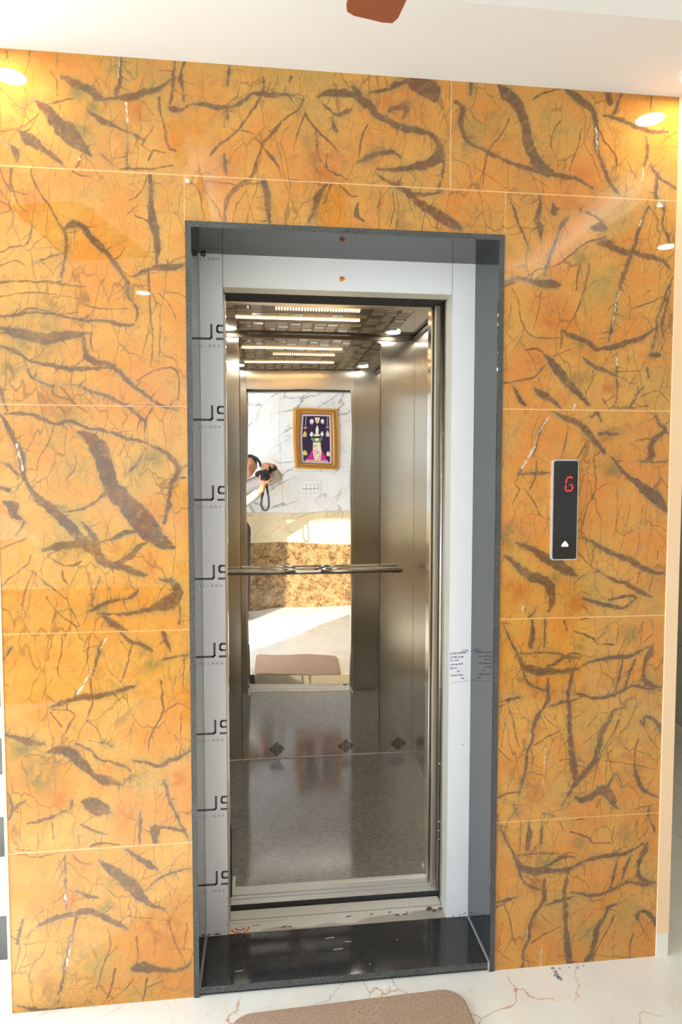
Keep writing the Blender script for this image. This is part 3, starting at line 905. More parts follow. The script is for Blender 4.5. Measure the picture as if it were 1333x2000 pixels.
def build_front_wall():
    step = .003
    xs = np.arange(WL, WR+step*.5, step); zs = np.arange(0, WH+step*.5, step)
    xs[-1] = WR; zs[-1] = WH
    nx, nz = len(xs), len(zs); X, Z = np.meshgrid(xs, zs)
    segs, blobs = parse_veins(); fields = {}
    for key in 'DFWJH':
        F = np.full((nz, nx), .05)
        for (ax, az, ra, bx, bz, rb) in segs[key]:
            mg = .03+max(ra, rb)
            i0 = max(0, int((min(ax, bx)-mg-WL)/step)); i1 = min(nx, int((max(ax, bx)+mg-WL)/step)+2)
            j0 = max(0, int((min(az, bz)-mg)/step)); j1 = min(nz, int((max(az, bz)+mg)/step)+2)
            if i0 >= i1 or j0 >= j1: continue
            sx, sz = X[j0:j1, i0:i1]-ax, Z[j0:j1, i0:i1]-az; dx, dz = bx-ax, bz-az; L = dx*dx+dz*dz+1e-12
            t = np.clip((sx*dx+sz*dz)/L, 0, 1)
            d = np.hypot(sx-t*dx, sz-t*dz)-(ra+(rb-ra)*t)
            F[j0:j1, i0:i1] = np.minimum(F[j0:j1, i0:i1], d)
        fields[key] = F
    tone = np.zeros((nz, nx, 4)); tone[..., 3] = 1
    for (c, x, z, r) in blobs:
        g = np.exp(-((X-x)**2+(Z-z)**2)/(r*r)); k = {'R': 0, 'G': 1, 'Y': 2}[c]; tone[..., k] = np.maximum(tone[..., k], g)
    verts = np.stack([X, np.zeros_like(X), Z], -1).reshape(-1, 3)
    ii, jj = np.meshgrid(np.arange(nx-1), np.arange(nz-1)); cx = (xs[:-1]+xs[1:])/2; cz = (zs[:-1]+zs[1:])/2
    inside = (cx[None, :] > GX0+.003) & (cx[None, :] < GX1-.003) & (cz[:, None] < GZ-.003)
    a = (jj*nx+ii)[~inside]; faces = np.stack([a, a+1, a+nx+1, a+nx], -1)
    base = len(verts)
    ev = []; ef = []
    for bx in ((WL, GX0, .001, .09, 0, WH), (GX1, WR, .001, .09, 0, WH), (GX0, GX1, .001, .09, GZ, WH)):
        n = base+len(ev); ev += [(x, y, z) for x in bx[0:2] for y in bx[2:4] for z in bx[4:6]]
        ef += [[n+k for k in f] for f in ((0, 1, 3, 2), (4, 6, 7, 5), (0, 4, 5, 1), (2, 3, 7, 6), (0, 2, 6, 4), (1, 5, 7, 3))]
    allv = np.vstack([verts, np.array(ev)]); allf = np.vstack([faces, np.array(ef)])
    me = bpy.data.meshes.new('wall_front'); me.vertices.add(len(allv)); me.vertices.foreach_set('co', allv.astype(np.float32).ravel())
    me.loops.add(allf.size); me.loops.foreach_set('vertex_index', allf.astype(np.int32).ravel())
    me.polygons.add(len(allf)); me.polygons.foreach_set('loop_start', (np.arange(len(allf))*4).astype(np.int32))
    me.update(calc_edges=True)
    for nm, key in (('vd', 'D'), ('vf', 'F'), ('vw', 'W'), ('vj', 'J'), ('vh', 'H')):
        at = me.attributes.new(nm, 'FLOAT', 'POINT'); arr = np.full(len(allv), .05, np.float32); arr[:base] = fields[key].ravel()
        at.data.foreach_set('value', arr)
    at = me.attributes.new('tone', 'FLOAT_COLOR', 'POINT'); arr = np.zeros((len(allv), 4), np.float32); arr[:base] = tone.reshape(-1, 4)
    at.data.foreach_set('color', arr.ravel())
    me.materials.append(M['orange'])
    o = bpy.data.objects.new('wall_front', me); COL.objects.link(o); return struct(o)
build_front_wall()

# ------------------------------------------------------------------ the rest of the shell
X0, X1 = -2.9, 2.366
struct(MB().box(X0, X1+.1, YO-.1, 3.6, -.08, 0).build('floor', M['floor']))
FLOOR = bpy.data.objects['floor']
c = MB()
TX0, TX1, TY0, TY1, TZ = -.17, 1.75, -2.05, -.291, 2.70
c.box(X0, X1+.1, YO-.1, TY0, WH, TZ); c.box(X0, X1+.1, TY1, .09, WH, TZ); c.box(X0, TX0, TY0, TY1, WH, TZ); c.box(TX1, X1+.1, TY0, TY1, WH, TZ)
c.box(X0, X1+.1, YO-.1, .09, TZ, TZ+.06); c.box(WL, X1+.1, .09, 3.6, WH, TZ)
c.add([(-.888, -1.00, WH-.004), (-.598, -.93, WH-.004), (-.42, -1.56, WH-.004), (-.84, -1.66, WH-.004), (-.888, -1.00, WH+.002), (-.598, -.93, WH+.002), (-.42, -1.56, WH+.002), (-.84, -1.66, WH+.002)], [(0, 1, 2, 3), (4, 5, 6, 7), (0, 1, 5, 4), (1, 2, 6, 5), (2, 3, 7, 6), (3, 0, 4, 7)], 1)  # added dark panel, unseen, there only to be reflected in the wall
struct(c.build('ceiling', [M['ceiling'], simple('dark_reflection_panel', (.05, .02, .008), .4)]))
cl = thing('fill_light', 'white cove light strip added to brighten the ceiling recess behind the fan', 'cove light', (.8, TY0, WH+.03))  # added strips, out of view, to brighten the recess
M['fill'] = simple('lit_fill_strip', (1, 1, 1), .5, emit=(.93, .97, 1), es=12.0)
MB().box(TX0+.1, TX1-.1, TY0+.0005, TY0+.012, WH+.02, WH+.045).build('strip', M['fill'], cl)
MB().box(TX1-.012, TX1-.0005, TY0+.1, TY1-.5, WH+.02, WH+.045).build('strip', M['fill'], cl)
MB().box(TX0+.0005, TX0+.012, TY0+.1, TY1-.5, WH+.02, WH+.045).build('strip', M['fill'], cl)
lp = MB(); lp.box(TX0+.06, TX1-.06, TY0+.05, TY0+.06, WH, WH+.07); lp.box(TX1-.06, TX1-.05, TY0+.05, TY1-.45, WH, WH+.07); lp.box(TX0+.05, TX0+.06, TY0+.05, TY1-.45, WH, WH+.07)  # added lip that keeps the fill strips out of the wall's reflection
for q_ in ((TX0, TX1, TY0, TY0+.055), (TX1-.055, TX1, TY0+.055, TY1-.45), (TX0, TX0+.055, TY0+.055, TY1-.45)): lp.box(*q_, WH, WH+.012)
lp.build('fill_strip_shield', M['ceiling'], cl)
# opposite wall: brown dado, beige band, white slabs with joints
w = MB(); w.box(X0, X1, YO-.1, YO, .738, 1.050, 1); w.box(X0, X1, YO-.1, YO, 1.050, WH, 0); w.box(X0, X1, YO-.1, YO+.006, 0, .738, 2)
for a, b_, z0, z1 in ((.3085, .3115, 1.05, WH), (-.8915, -.8885, 1.05, WH), (1.5085, 1.5115, 1.05, WH), (.31, X1, 1.5125, 1.5155), (X0, X1, 1.0485, 1.0515)):
    w.box(a, b_, YO, YO+.0006, z0, z1, 3)
struct(w.build('wall_back', [M['wall_white'], M['wall_beige'], M['brown'], M['lcol']]))
struct(MB().box(X1, X1+.1, YO-.1, 3.6, 0, WH).build('wall_right', M['wall_side']))
struct(MB().box(1.335, X1, 3.5, 3.6, 0, WH).build('wall_corridor', M['wall_side']))
struct(MB().box(1.335-.06, 1.335, .003, 3.5, 0, WH).build('wall_pier_right', M['paint']))
struct(MB().box(WL, WL+.05, .095, 1.75, 0, WH).build('wall_pier_left', M['paint']))
struct(MB().box(WL+.05, 1.27, 1.70, 1.75, 0, WH).build('wall_shaft_back', M['shaft']))
struct(MB().box(X1-.012, X1, YO, 3.5, .002, .10).build('baseboard_right', M['paint']))
struct(MB().box(WR, 1.335, -.006, .002, .075, WH).build('trim_1', M['trim']))
struct(MB().box(WL-.008, WL, -.002, .09, 0, WH).build('trim_2', M['trim']))
struct(MB().box(WR, 1.335, -.004, .002, 0, .0745).build('trim_3', M['floor']))
struct(MB().box(X0, WL+.05, .09, 2.4, 4.2, 4.3).build('stairwell_sky_blocker', M['ceiling']))  # unseen slab added to keep sky light off the stairs
# left wall with a wide entrance open to daylight
lw = MB(); lw.box(X0-.1, X0, YO, -2.35, 0, WH); lw.box(X0-.1, X0, -.15, .09, 0, WH); lw.box(X0-.1, X0, -2.35, -.15, 2.40, WH)
struct(lw.build('wall_left', M['paint']))
struct(MB().box(X0, -1.62, 0, .09, 0, WH).build('wall_front_left', M['paint']))
struct(MB().box(-14, X0-.1, -12, 14, -.10, -.02).build('ground', simple('sunlit_paving', (.42, .40, .36), .9)))

# ------------------------------------------------------------------ granite surround
ga = thing('stone_door_surround', 'polished black granite surround lining the lift doorway in the orange wall', 'door surround', (.35, 0, 0))
def slab(name, x0, x1, y0, y1, z0, z1):
    m_ = MB(); m_.box(x0, x1, y0, y1, z0, z1)
    o = m_.build(name, [M['granite'], M['granite_edge']], ga)
    for p in o.data.polygons:
        if p.normal.y < -.9: p.material_index = 1
    return o
slab('jamb', GX0, GX0+GT, -.004, D1+.06, 0, GZ-GT); slab('jamb', GX1-GT, GX1, -.004, D1+.06, 0, GZ-GT)
slab('lintel', GX0, GX1, -.004, D1+.06, GZ-GT, GZ)
s_ = MB(); s_.box(GX0+GT, GX1-GT, -.002, D1+.10, .010, SZ); s_.box(GX0+GT, GX1-GT, .004, .02, 0, .010)
sill = s_.build('sill', [M['granite'], M['granite_edge']], ga)
for p in sill.data.polygons:
    if p.normal.y < -.9 and p.center.z > .012: p.material_index = 1
pj = MB(); pj.box(GX0+GT, GX0+GT+.004, -.003, D1, SZ, SZ+.002); pj.box(GX1-GT-.004, GX1-GT, -.003, D1, SZ, SZ+.002); pj.box(GX1-GT-.005, GX1-GT, -.0055, -.002, .0, SZ)
pj.build('putty_joint', M['putty'], sill)
sp = MB()
for (x, y, l, a) in ((.03, .045, .022, .1), (.32, .10, .03, .05), (.36, .13, .02, -.1), (.05, .165, .004, 1.5), (.30, .15, .03, .08), (.52, .12, .004, 0), (.075, .185, .018, 1.57), (.42, .03, .003, 0)):
    c_, s2 = math.cos(a)*l, math.sin(a)*l
    sp.prism([(x, y), (x+c_, y+s2), (x+c_-.001, y+s2+.0025), (x-.001, y+.0025)], SZ, SZ+.0004, 'z')
o_ = sp.build('paint_splash', simple('pale_splash', (.5, .5, .47), .8), sill)

# ------------------------------------------------------------------ landing door frame
fr = thing('landing_door_frame', 'white film-covered steel door frame set back inside the black granite surround', 'door frame', (.35, D1, SZ))
JX0, JX1, JZ = GX0+GT, GX1-GT, GZ-GT
FD = .262
def cpost(name, xa, xb, inner_hi, mat_):
    m_ = MB(); m_.box(xa, xb, D1, FD, SZ, JZ, 0)
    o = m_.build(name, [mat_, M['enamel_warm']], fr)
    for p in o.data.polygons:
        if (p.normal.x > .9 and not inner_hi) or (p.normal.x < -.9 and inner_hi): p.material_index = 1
    return o
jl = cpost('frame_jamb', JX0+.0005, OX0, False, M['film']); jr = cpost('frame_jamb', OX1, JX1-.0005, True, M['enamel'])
jl['label'] = 'left frame jamb covered in printed protective film'; jr['label'] = 'right frame jamb with handwriting in blue ink'
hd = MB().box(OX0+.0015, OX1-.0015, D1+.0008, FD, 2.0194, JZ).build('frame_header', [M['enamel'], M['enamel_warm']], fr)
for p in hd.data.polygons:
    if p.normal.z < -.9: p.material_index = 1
YI = D1-.0006
def blot(mb, x, z, r, mi=0, y=YI, n=12):
    mb.prism([(x+r*(1+.25*math.sin(3*a+x*90))*math.cos(a), z+r*(1+.25*math.cos(2*a+z*70))*math.sin(a)) for a in [2*math.pi*k/n for k in range(n)]], y, y+.0005, 'y', mi)
mk = MB(); blot(mk, .356, 2.055, .0085, 0); mk.prism([(.356+.004*math.cos(a), 2.058+.003*math.sin(a)) for a in [k*.7 for k in range(9)]], YI-.0004, YI, 'y', 1)
o_ = mk.build('powder_mark', [M['rust'], M['rust_red']], hd); o_['label'] = 'orange and red powder dot'
# print on the film of the left jamb, repeated down its length
pr = MB()
for k in range(8):
    z = 1.8875-.2405*k+.0015*k
    stroke(pr, [(-.0655, z-.0205), (-.038, z-.0205), (-.0335, z-.0165), (-.0335, z+.020)], .0062, YI)
    stroke(pr, [(-.001, z+.0185), (-.013, z+.0185), (-.0165, z+.014), (-.0165, z+.003), (-.013, z-.001), (-.001, z-.001)], .0058, YI)
    stroke(pr, [(-.018, z-.0205), (-.001, z-.0205)], .0062, YI)
for k in range(9):
    z = 2.099-.2405*k+(.0015*k) if k == 0 else 1.8455-.2405*(k-1)+.0015*(k-1)
    for ch, x in zip('JINDA', (-.0645, -.0535, -.0425, -.029, -.0155)): text_bits(pr, ch, x, z-.003, .0105, YI)
for (x, z, r) in ((-.060, 2.111, .004), (-.052, 2.110, .0045), (-.056, 2.107, .003)): blot(pr, x, z, r)
for k in range(16): blot(pr, random.uniform(-.066, -.012), SZ+.002+abs(random.gauss(0, .006)), random.uniform(.0008, .003))
for k in range(10): blot(pr, random.uniform(-.005, -.001), SZ+.01+.012*k, random.uniform(.0006, .0016))
pr.build('film_print', M['print'], jl)
# handwriting on the right jamb
hw = MB(); hz = .905
rows = (('1 1 mm', .742, hz, .008), ('E.w RRG- SANKAR', .7035, hz-.010, .0078), ('E.w RRG- 5w BR', .7035, hz-.0215, .0078), ('STS  - 6 Ro', .7035, hz-.033, .0078),
        ('cmdr pag- Bx 60', .7035, hz-.045, .0078), ('Sider wit -', .7035, hz-.0575, .0078), ('Bw - ...', .727, hz-.067, .0072), ('1 channel-  Balanc', .7030, hz-.080, .0078), ('Balls', .741, hz-.090, .0072))
for tx, x, z, sz_ in rows: text_bits(hw, tx, x, z, sz_, YI, random.uniform(-.01, .07), 0, .82, .00010)
for a, b_ in ((-.003, -.012), (-.096, -.103)):
    stroke(hw, [(.705+.066*t, hz+b_+.008*t+.001*math.sin(t*9)) for t in [k/8 for k in range(9)]] if a < -.05 else [(.738+.03*t, hz-.002+.001*t) for t in (0, .5, 1)], .0007, YI)
hw.build('handwriting', M['ink'], jr)
sc = MB()
for (x, z, r) in ((.751, 1.25, .0011), (.733, 1.42, .0008), (.748, .60, .0016), (.7435, .72, .0008), (.757, SZ+.008, .0018), (.745, SZ+.006, .0022), (.763, SZ+.010, .0024), (.721, SZ+.004, .002)): blot(sc, x, z, r)
sc.build('scuff_mark', M['print'], jr)
# sill plate with peeling film and its printed logo
pl = MB(); pl.box(OX0, OX1, D1+.001, .311, SZ-.004, SZ+.0012, 0)
plate = pl.build('sill_plate', [M['bare_steel'], M['dark']], fr)
pf = MB(); zt = SZ+.0013
edge = [(.001, .2035), (.035, .2040), (.07, .207), (.10, .206), (.11, .213), (.155, .2205), (.20, .215), (.21, .2085), (.25, .209), (.29, .2145), (.33, .221), (.345, .214), (.37, .210), (.405, .211), (.425, .222), (.455, .232), (.50, .236), (.54, .240), (.555, .229), (.585, .232), (.60, .243), (.655, .246), (.69, .244), (.699, .250)]
pf.prism(edge+[(.699, .310), (.001, .310)], zt, zt+.0007, 'z', 0)
pf.box(.001, .699, .262, .2655, zt+.0006, zt+.0012, 1)
film = pf.build('peeling_film', [M['film_sill'], M['lcol']], plate)
lg = MB(); zl = zt+.0007
def arc(mb, cx, cy, r, a0, a1, w_, mi, n=10):
    o1 = [(cx+r*math.cos(a0+(a1-a0)*k/n), cy+r*.8*math.sin(a0+(a1-a0)*k/n)) for k in range(n+1)]
    o2 = [(cx+(r-w_)*math.cos(a0+(a1-a0)*k/n), cy+(r-w_)*.8*math.sin(a0+(a1-a0)*k/n)) for k in range(n+1)]
    for k in range(n): mb.prism([o1[k], o1[k+1], o2[k+1], o2[k]], zl, zl+.0003, 'z', mi)
arc(lg, .036, .2255, .030, math.pi*1.05, math.pi*1.55, .007, 0); arc(lg, .036, .2255, .030, math.pi*1.62, math.pi*2.05, .006, 0)
arc(lg, .036, .2265, .016, math.pi*1.0, math.pi*2.0, .005, 1); arc(lg, .036, .233, .007, 0, math.pi*2, .007, 2)
for k in range(22): lg.box(.012+.008*k, .0145+.008*k, .2475, .2505, zl, zl+.0003, 1)
lg.box(.073, .100, .2315, .2335, zl, zl+.0003, 1)
lg.build('film_logo', [M['print_orange'], M['print'], simple('pale_blue_print', (.45, .62, .72), .5)], film)
dm = MB()
for (x, y, r) in ((.655, .247, .010), (.650, .243, .007), (.668, .236, .006), (.69, .243, .006)): dm.sphere((x, y, zl+.002), (r, r*.7, .004), 0, 10, 6)
for (x, y, l) in ((.165, .214, .02), (.187, .213, .012), (.375, .238, .02), (.515, .243, .012), (.535, .228, .018), (.56, .228, .02), (.575, .236, .008), (.455, .240, .012)):
    dm.prism([(x, y), (x+l, y+.003), (x+l*.6, y+.006), (x+.002, y+.003)], zl, zl+.0008, 'z', 1)
dm.build('torn_film_scrap', [simple('brown_crumb', (.12, .08, .06), .9), M['black']], plate)
# door-side strips between frame and car
dr = thing('landing_door', 'slid-open stainless landing door stacked at the right edge of the lift opening', 'elevator door', (.72, .29, SZ))
MB().box(.700, .745, .2665, .2885, SZ+.002, 2.020).build('door_panel', M['strip_steel'], dr, .002)
MB().box(.712, .76, .292, .312, SZ+.002, 2.020).build('door_panel', M['hairline'], dr, .002)
sb = MB().tube([(.6985, .300, .06), (.6985, .300, 2.018)], .0075, 14).build('edge_bar', steel('grey_edge_steel', (.50, .48, .44), .35), dr)
sc = MB()
for z in (1.60, 1.462, 1.205, .98, .76, .50, .30, .27, .24): sc.sphere((.6975, .2925, z), (.0022, .0016, .0022), 0, 10, 6)
sc.build('screw', M['plastic'], sb)
ls = MB(); ls.box(-.020, .0045, .268, .300, SZ+.002, 2.018)
lsd = thing('door_slam_post', 'narrow bright steel closing post along the left edge of the lift opening', 'door post', (0, .28, SZ))
ls.build('post', M['chrome'], lsd, .001)
MB().box(.0046, .0085, .275, .298, .10, .33).build('rubber_buffer', M['black'], lsd)
hb = thing('header_gap_shade', 'dark door header track painting the shade of the gap above the lift opening', 'door track', (.35, .28, 2.02))
MB().box(-.08, .79, .2625, .372, 2.0225, 2.09).build('filler', M['dark'], hb)  # solid dark box painted as the shade of the header gap

# ------------------------------------------------------------------ elevator car
car = thing('elevator_car', 'mirror-finished stainless steel lift car seen through the open doorway', 'elevator car', (.35, .9, CZ0))
fl = MB().box(CXL, CXR, .415, YB, CZ0-.03, CZ0).build('car_floor', M['carfloor'], car)
ed = MB(); ed.box(CXL, CXR, YB-.004, YB-.001, CZ0, CZ0+.0035); ed.box(CXL+.001, CXL+.0035, .43, YB, CZ0, CZ0+.003); ed.box(CXR-.0045, CXR-.0015, .60, YB, CZ0, CZ0+.003)
ed.build('sealant_line', simple('white_sealant', (.8, .8, .76), .5), fl)
cs = MB(); y = .325
for (a, b_, h) in ((.3195, .343, 0), (.343, .349, -.006), (.349, .362, 0), (.362, .369, -.006), (.369, .387, .0), (.387, .415, -.0002)):
    cs.box(OX0-.05, OX1+.05, a, b_, CZ0-.03, CZ0-.001+h)
cs.box(OX0-.05, OX1+.05, .3180, .3194, CZ0-.03, CZ0-.0025, 1); cs.box(OX0, OX1, .3112, .3179, CZ0-.03, SZ-.002, 1)  # dark boxes paint shade onto the sill front and into the gap
cs.build('car_sill', [M['alu'], M['dark']], car)
l1 = MB(); l1.box(.002, .012, .40, .47, CZ0, CZ0+.003); l1.box(.002, .70, .395, .412, CZ0-.0012, CZ0+.0006); l1.box(.682, .690, .395, .47, CZ0, CZ0+.003)
l1.build('sill_angle', simple('white_angle_film', (.86, .84, .76), .5), car)
# back wall in three panels
bp = [('mirror_panel', 0.002, .692, M['mirror']), ('side_panel', CXL, 0.0, M['hairline2']), ('side_panel', .694, CXR, M['hairline2'])]
panels = []
for nm, a, b_, m_ in bp:
    o = MB().box(a, b_, YB, YB+.02, CZ0+.001, CZ1).build(nm, m_, car, .0012); panels.append(o)
panels[0]['label'] = 'mirror-polished middle panel of the back wall'
for x, par in ((.173, panels[0]), (.522, panels[0]), (.792, panels[2]), (-.095, panels[1])):
    v = MB()
    for k in range(-4, 5):
        h = .037*(1-abs(k)/4.9); v.box(x+k*.0085-.0022, x+k*.0085+.0022, YB-.0012, YB-.0002, .0935-h, .0935+h)
    v.build('vent_slots', M['black'], par)
rsp = MB().box(CXR, CXR+.02, .40, YB+.02, CZ0+.001, CZ1).build('side_wall', M['hairline'], car)
v = MB()
MB().box(CXL-.02, CXL, .40, YB+.02, CZ0+.001, CZ1).build('side_wall', M['hairline'], car)
MB().box(.700, CXR, .372, .412, CZ0, CZ1).build('front_return', M['steel_dark'], car, .001)
MB().box(CXL, -.002, .372, .412, CZ0, CZ1).build('front_return', M['steel_dark'], car, .001)
MB().box(-.002, .700, .372, .412, 2.0215, CZ1).build('front_header', [M['hairline']], car, .001)
cdp = MB(); cdp.box(.683, .699, .335, .352, CZ0, 2.020); cdp.build('car_door_edge', M['strip_steel'], car, .001)
MB().box(.676, .6995, .372-.006, .4121, CZ0, 2.021).build('entrance_post', M['hairline2'], car, .001)
cv = MB(); cv.box(CXL, CXR, YB-.012, YB-.0005, 2.128, CZ1-.0045); cv.box(CXR-.012, CXR-.0005, .413, YB-.0125, 2.128, CZ1-.0045); cv.box(CXL+.0005, CXL+.012, .413, YB-.0125, 2.128, CZ1-.0045)
cv.build('cornice_strip', M['bronze'], car)
# handrail
hr = MB(); HZ, HY = .9975, YB-.055
hr.tube([(-.115, HY, HZ), (.796, HY, HZ)], .0155, 20); rail = hr.build('handrail', M['chrome'], car)
for x in (-.07, .745):
    MB().tube([(x, HY, HZ-.012), (x, HY, HZ-.022), (x, YB, HZ-.026)], .0055, 10).build('rail_bracket', M['chrome'], rail)
# ceiling with cut pattern, warm strips, fan grille and lamps
ce = MB().box(CXL, CXR, .372, YB+.02, CZ1, CZ1+.03).build('car_ceiling', M['ceil_steel'], car)
MB().box(-.05, .745, .44, 1.345, CZ1-.0020, CZ1-.0003).build('pattern_backing', M['bronze'], ce)
pb = MB(); cell = .0565; nx_, ny_ = 14, 16
for i in range(nx_):
    for j in range(ny_):
        x, y = -.047+i*cell, .443+j*cell
        if (.60 < y+cell/2 < .735 or 1.045 < y+cell/2 < 1.16) and x < .56 and x > -.03: continue
        if .85 < y+cell/2 < 1.03 and .10 < x < .56: continue
        if (i+j) % 3 == 0:
            pb.box(x+.006, x+cell-.006, y+.006, y+cell-.006, CZ1-.0042, CZ1-.0022, 1)
        else:
            for q in range(3):
                if (i+2*j) % 2: pb.box(x+.002, x+cell-.002, y+.006+q*.017, y+.017+q*.017, CZ1-.0042, CZ1-.0022)
                else: pb.box(x+.002, x+cell-.012, y+.004+q*.018, y+.016+q*.018, CZ1-.0042, CZ1-.0022)
pb.build('cut_pattern', [M['bar'], M['ceil_steel']], ce)
for y in (.675, 1.10):
    MB().box(0.0, .54, y-.009, y+.009, CZ1-.007, CZ1-.0022).build('light_strip', M['warm_led'], ce)
gr = MB()
for k in range(30): gr.box(.168+k*.0118, .1735+k*.0118, .915, .945, CZ1-.008, CZ1-.0022)
gr.build('lit_grille', simple('lit_grille_slots', (1, .8, .6), .5, emit=(1, .66, .34), es=3.0), ce)
for x, y in ((.735, 1.32), (-.04, 1.32), (.735, .56), (-.04, .56)):
    m_ = MB(); m_.tube([(x, y, CZ1-.0022), (x, y, CZ1-.006)], .032, 24); m_.build('ceiling_lamp', M['car_lens'], ce)

# ------------------------------------------------------------------ call panel
cp = thing('call_panel', 'slim black glass lift call panel with red floor digit and white up arrow', 'call panel', (.975, -.01, 1.22))
MB().prism(rrect(.937, 1.0145, 1.2195, 1.508, .008), -.010, 0, 'y').build('bezel', M['bezel'], cp)
MB().prism(rrect(.9403, 1.0112, 1.2230, 1.5045, .006), -.0125, -.0095, 'y').build('glass_face', M['glass_black'], cp)
dg = MB(); yy = -.0131
for pts in ([(.994, 1.456), (.990, 1.4585), (.980, 1.4565)], [(.9775, 1.452), (.9755, 1.441)], [(.9752, 1.434), (.9745, 1.423)], [(.977, 1.419), (.991, 1.4195)], [(.9945, 1.423), (.9955, 1.433)]):
    stroke(dg, pts, .0034, yy)
for pts in ([(.986, 1.435), (.9935, 1.4375)],): stroke(dg, pts, .0020, yy)
o_ = dg.build('floor_digit', M['red'], cp); o_['label'] = 'red digital letter G'
MB().prism([(.9665, 1.2595), (.9665, 1.264), (.9745, 1.274), (.9765, 1.2745), (.9785, 1.274), (.986, 1.264), (.986, 1.2595)], yy, yy+.0006, 'y').build('up_arrow', M['white_led'], cp)

# ------------------------------------------------------------------ ceiling downlights
def make_light(z=WH):
    t = thing('ceiling_downlight', '', 'ceiling light', (0, 0, z))
    r = MB(); n = 28; o1 = [(.050*math.cos(2*math.pi*k/n), .050*math.sin(2*math.pi*k/n)) for k in range(n)]; o2 = [(.041*math.cos(2*math.pi*k/n), .041*math.sin(2*math.pi*k/n)) for k in range(n)]
    vs = [(x, y, 0) for x, y in o1]+[(x, y, -.006) for x, y in o2]+[(x*.99, y*.99, -.002) for x, y in o2]
    fs = [(k, (k+1) % n, n+(k+1) % n, n+k) for k in range(n)]+[(n+k, n+(k+1) % n, 2*n+(k+1) % n, 2*n+k) for k in range(n)]
    r.add(vs, fs, 0, True); ri = r.build('rim', M['plastic'], None); ri.parent = t
    l = MB(); l.tube([(0, 0, -.0015), (0, 0, -.0035)], .0402, n); le = l.build('lens', M['lens'], None); le.parent = t
    return t
L0 = make_light()
spots = [(-.552, -.112, 'round warm downlight in the ceiling strip above the left end of the orange wall'),
         (1.277, -.110, 'round warm downlight in the ceiling strip above the right end of the orange wall'),
         (-.582, -2.20, 'round warm downlight close to the white marble wall opposite the lift'),
         (1.99, -1.12, 'round warm downlight near the right side wall of the lobby'),
         (-1.7, -.25, 'round warm downlight over the lobby floor beside the staircase'),
         (1.85, 2.3, 'round warm downlight added to brighten the corridor right of the orange wall'),  # added lamp, itself unseen, lifts the dark corridor wall
         ]
for i, (x, y, lb) in enumerate(spots):
    if i == 0: t = L0
    else:
        t = L0.copy(); COL.objects.link(t)
        for ch in L0.children:
            c_ = ch.copy(); COL.objects.link(c_); c_.parent = t
    t.location = (x, y, WH); t['label'] = lb; t['group'] = 'round downlights in the lobby ceiling'

# ------------------------------------------------------------------ ceiling fan
FX, FY, FZ = .43, -1.10, 2.42
fan = thing('ceiling_fan', 'brown ceiling fan hanging below the white ceiling recess', 'ceiling fan', (FX, FY, TZ))
mt = MB(); mt.tube([(FX, FY, FZ+.045), (FX, FY, FZ+.03), (FX, FY, FZ-.02), (FX, FY, FZ-.045), (FX, FY, FZ-.05)], [.05, .09, .095, .06, .01], 28)
mt.build('motor', M['fan'], fan); MB().tube([(FX, FY, FZ+.045), (FX, FY, TZ-.03)], .012, 12).build('rod', M['fan'], fan)
MB().tube([(FX, FY, TZ-.06), (FX, FY, TZ-.001)], [.02, .05], 20).build('canopy', M['fan'], fan)
a0 = math.atan2(-.415-FY, .338-FX)
for k in range(3):
    a = a0+k*2*math.pi/3; ca, sa = math.cos(a), math.sin(a)
    out = [(.12, -.032), (.20, -.052)]+[(.60, -.056)]+[(.655+.035*math.cos(t)-.0, .021*1+.035*math.sin(t)-.0) for t in ()]
    out = [(.10, -.03), (.18, -.05), (.665, -.056), (.684, -.05), (.690, -.03), (.694, .03), (.688, .046), (.67, .052), (.18, .05), (.10, .03)]
    vs = []; n = len(out)
    for h in (-.002, .002):
        for (u, v_) in out: vs.append((FX+u*ca-v_*sa, FY+u*sa+v_*ca, FZ-.022+h+v_*.10))
    m_ = MB().add(vs, [tuple(range(n)), tuple(range(n, 2*n))]+[(i, (i+1) % n, n+(i+1) % n, n+i) for i in range(n)])
    m_.build('blade', M['fan'], fan)

# ------------------------------------------------------------------ marks on the floor
fm = MB()
for (x, y, r) in ((.965, -.012, .006), (.967, -.026, .006), (.964, -.040, .008), (.968, -.052, .007), (.985, -.016, .003), (1.014, -.014, .003), (1.04, -.019, .004), (1.06, -.013, .003)):
    fm.prism([(x+r*(1+.3*math.sin(3*a+x*90))*math.cos(a), y+r*(1+.3*math.cos(2*a+y*70))*math.sin(a)) for a in [2*math.pi*k/11 for k in range(11)]], .0002, .0007, 'z')
fm.build('cement_stain', simple('grey_cement_stain', (.30, .30, .31), .8), FLOOR)
# ------------------------------------------------------------------ doormat
ma = math.radians(2.2); mc = (.352, -.336)
pts = []
for (u, v_) in rrect(-.322, .322, -.262, .262, .055, 8):
    pts.append((mc[0]+u*math.cos(ma)-v_*math.sin(ma), mc[1]+u*math.sin(ma)+v_*math.cos(ma)))
dmat = MB(); N_ = len(pts)
rings = [(1.0, 0.0), (1.0, .008), (.985, .013), (.5, .0135)]
vs = []
for s_2, z in rings: vs += [(mc[0]+(px-mc[0])*s_2, mc[1]+(py-mc[1])*s_2, z) for px, py in pts]
fs = [tuple(range(N_)), tuple(range(3*N_, 4*N_))]
for r_ in range(3):
    for k in range(N_): fs.append((r_*N_+k, r_*N_+(k+1) % N_, (r_+1)*N_+(k+1) % N_, (r_+1)*N_+k))
dmat.add(vs, fs, 0, False)
tag(dmat.build('doormat', M['pile']), 'brown shaggy doormat with rounded corners on the cream floor before the lift', 'doormat')

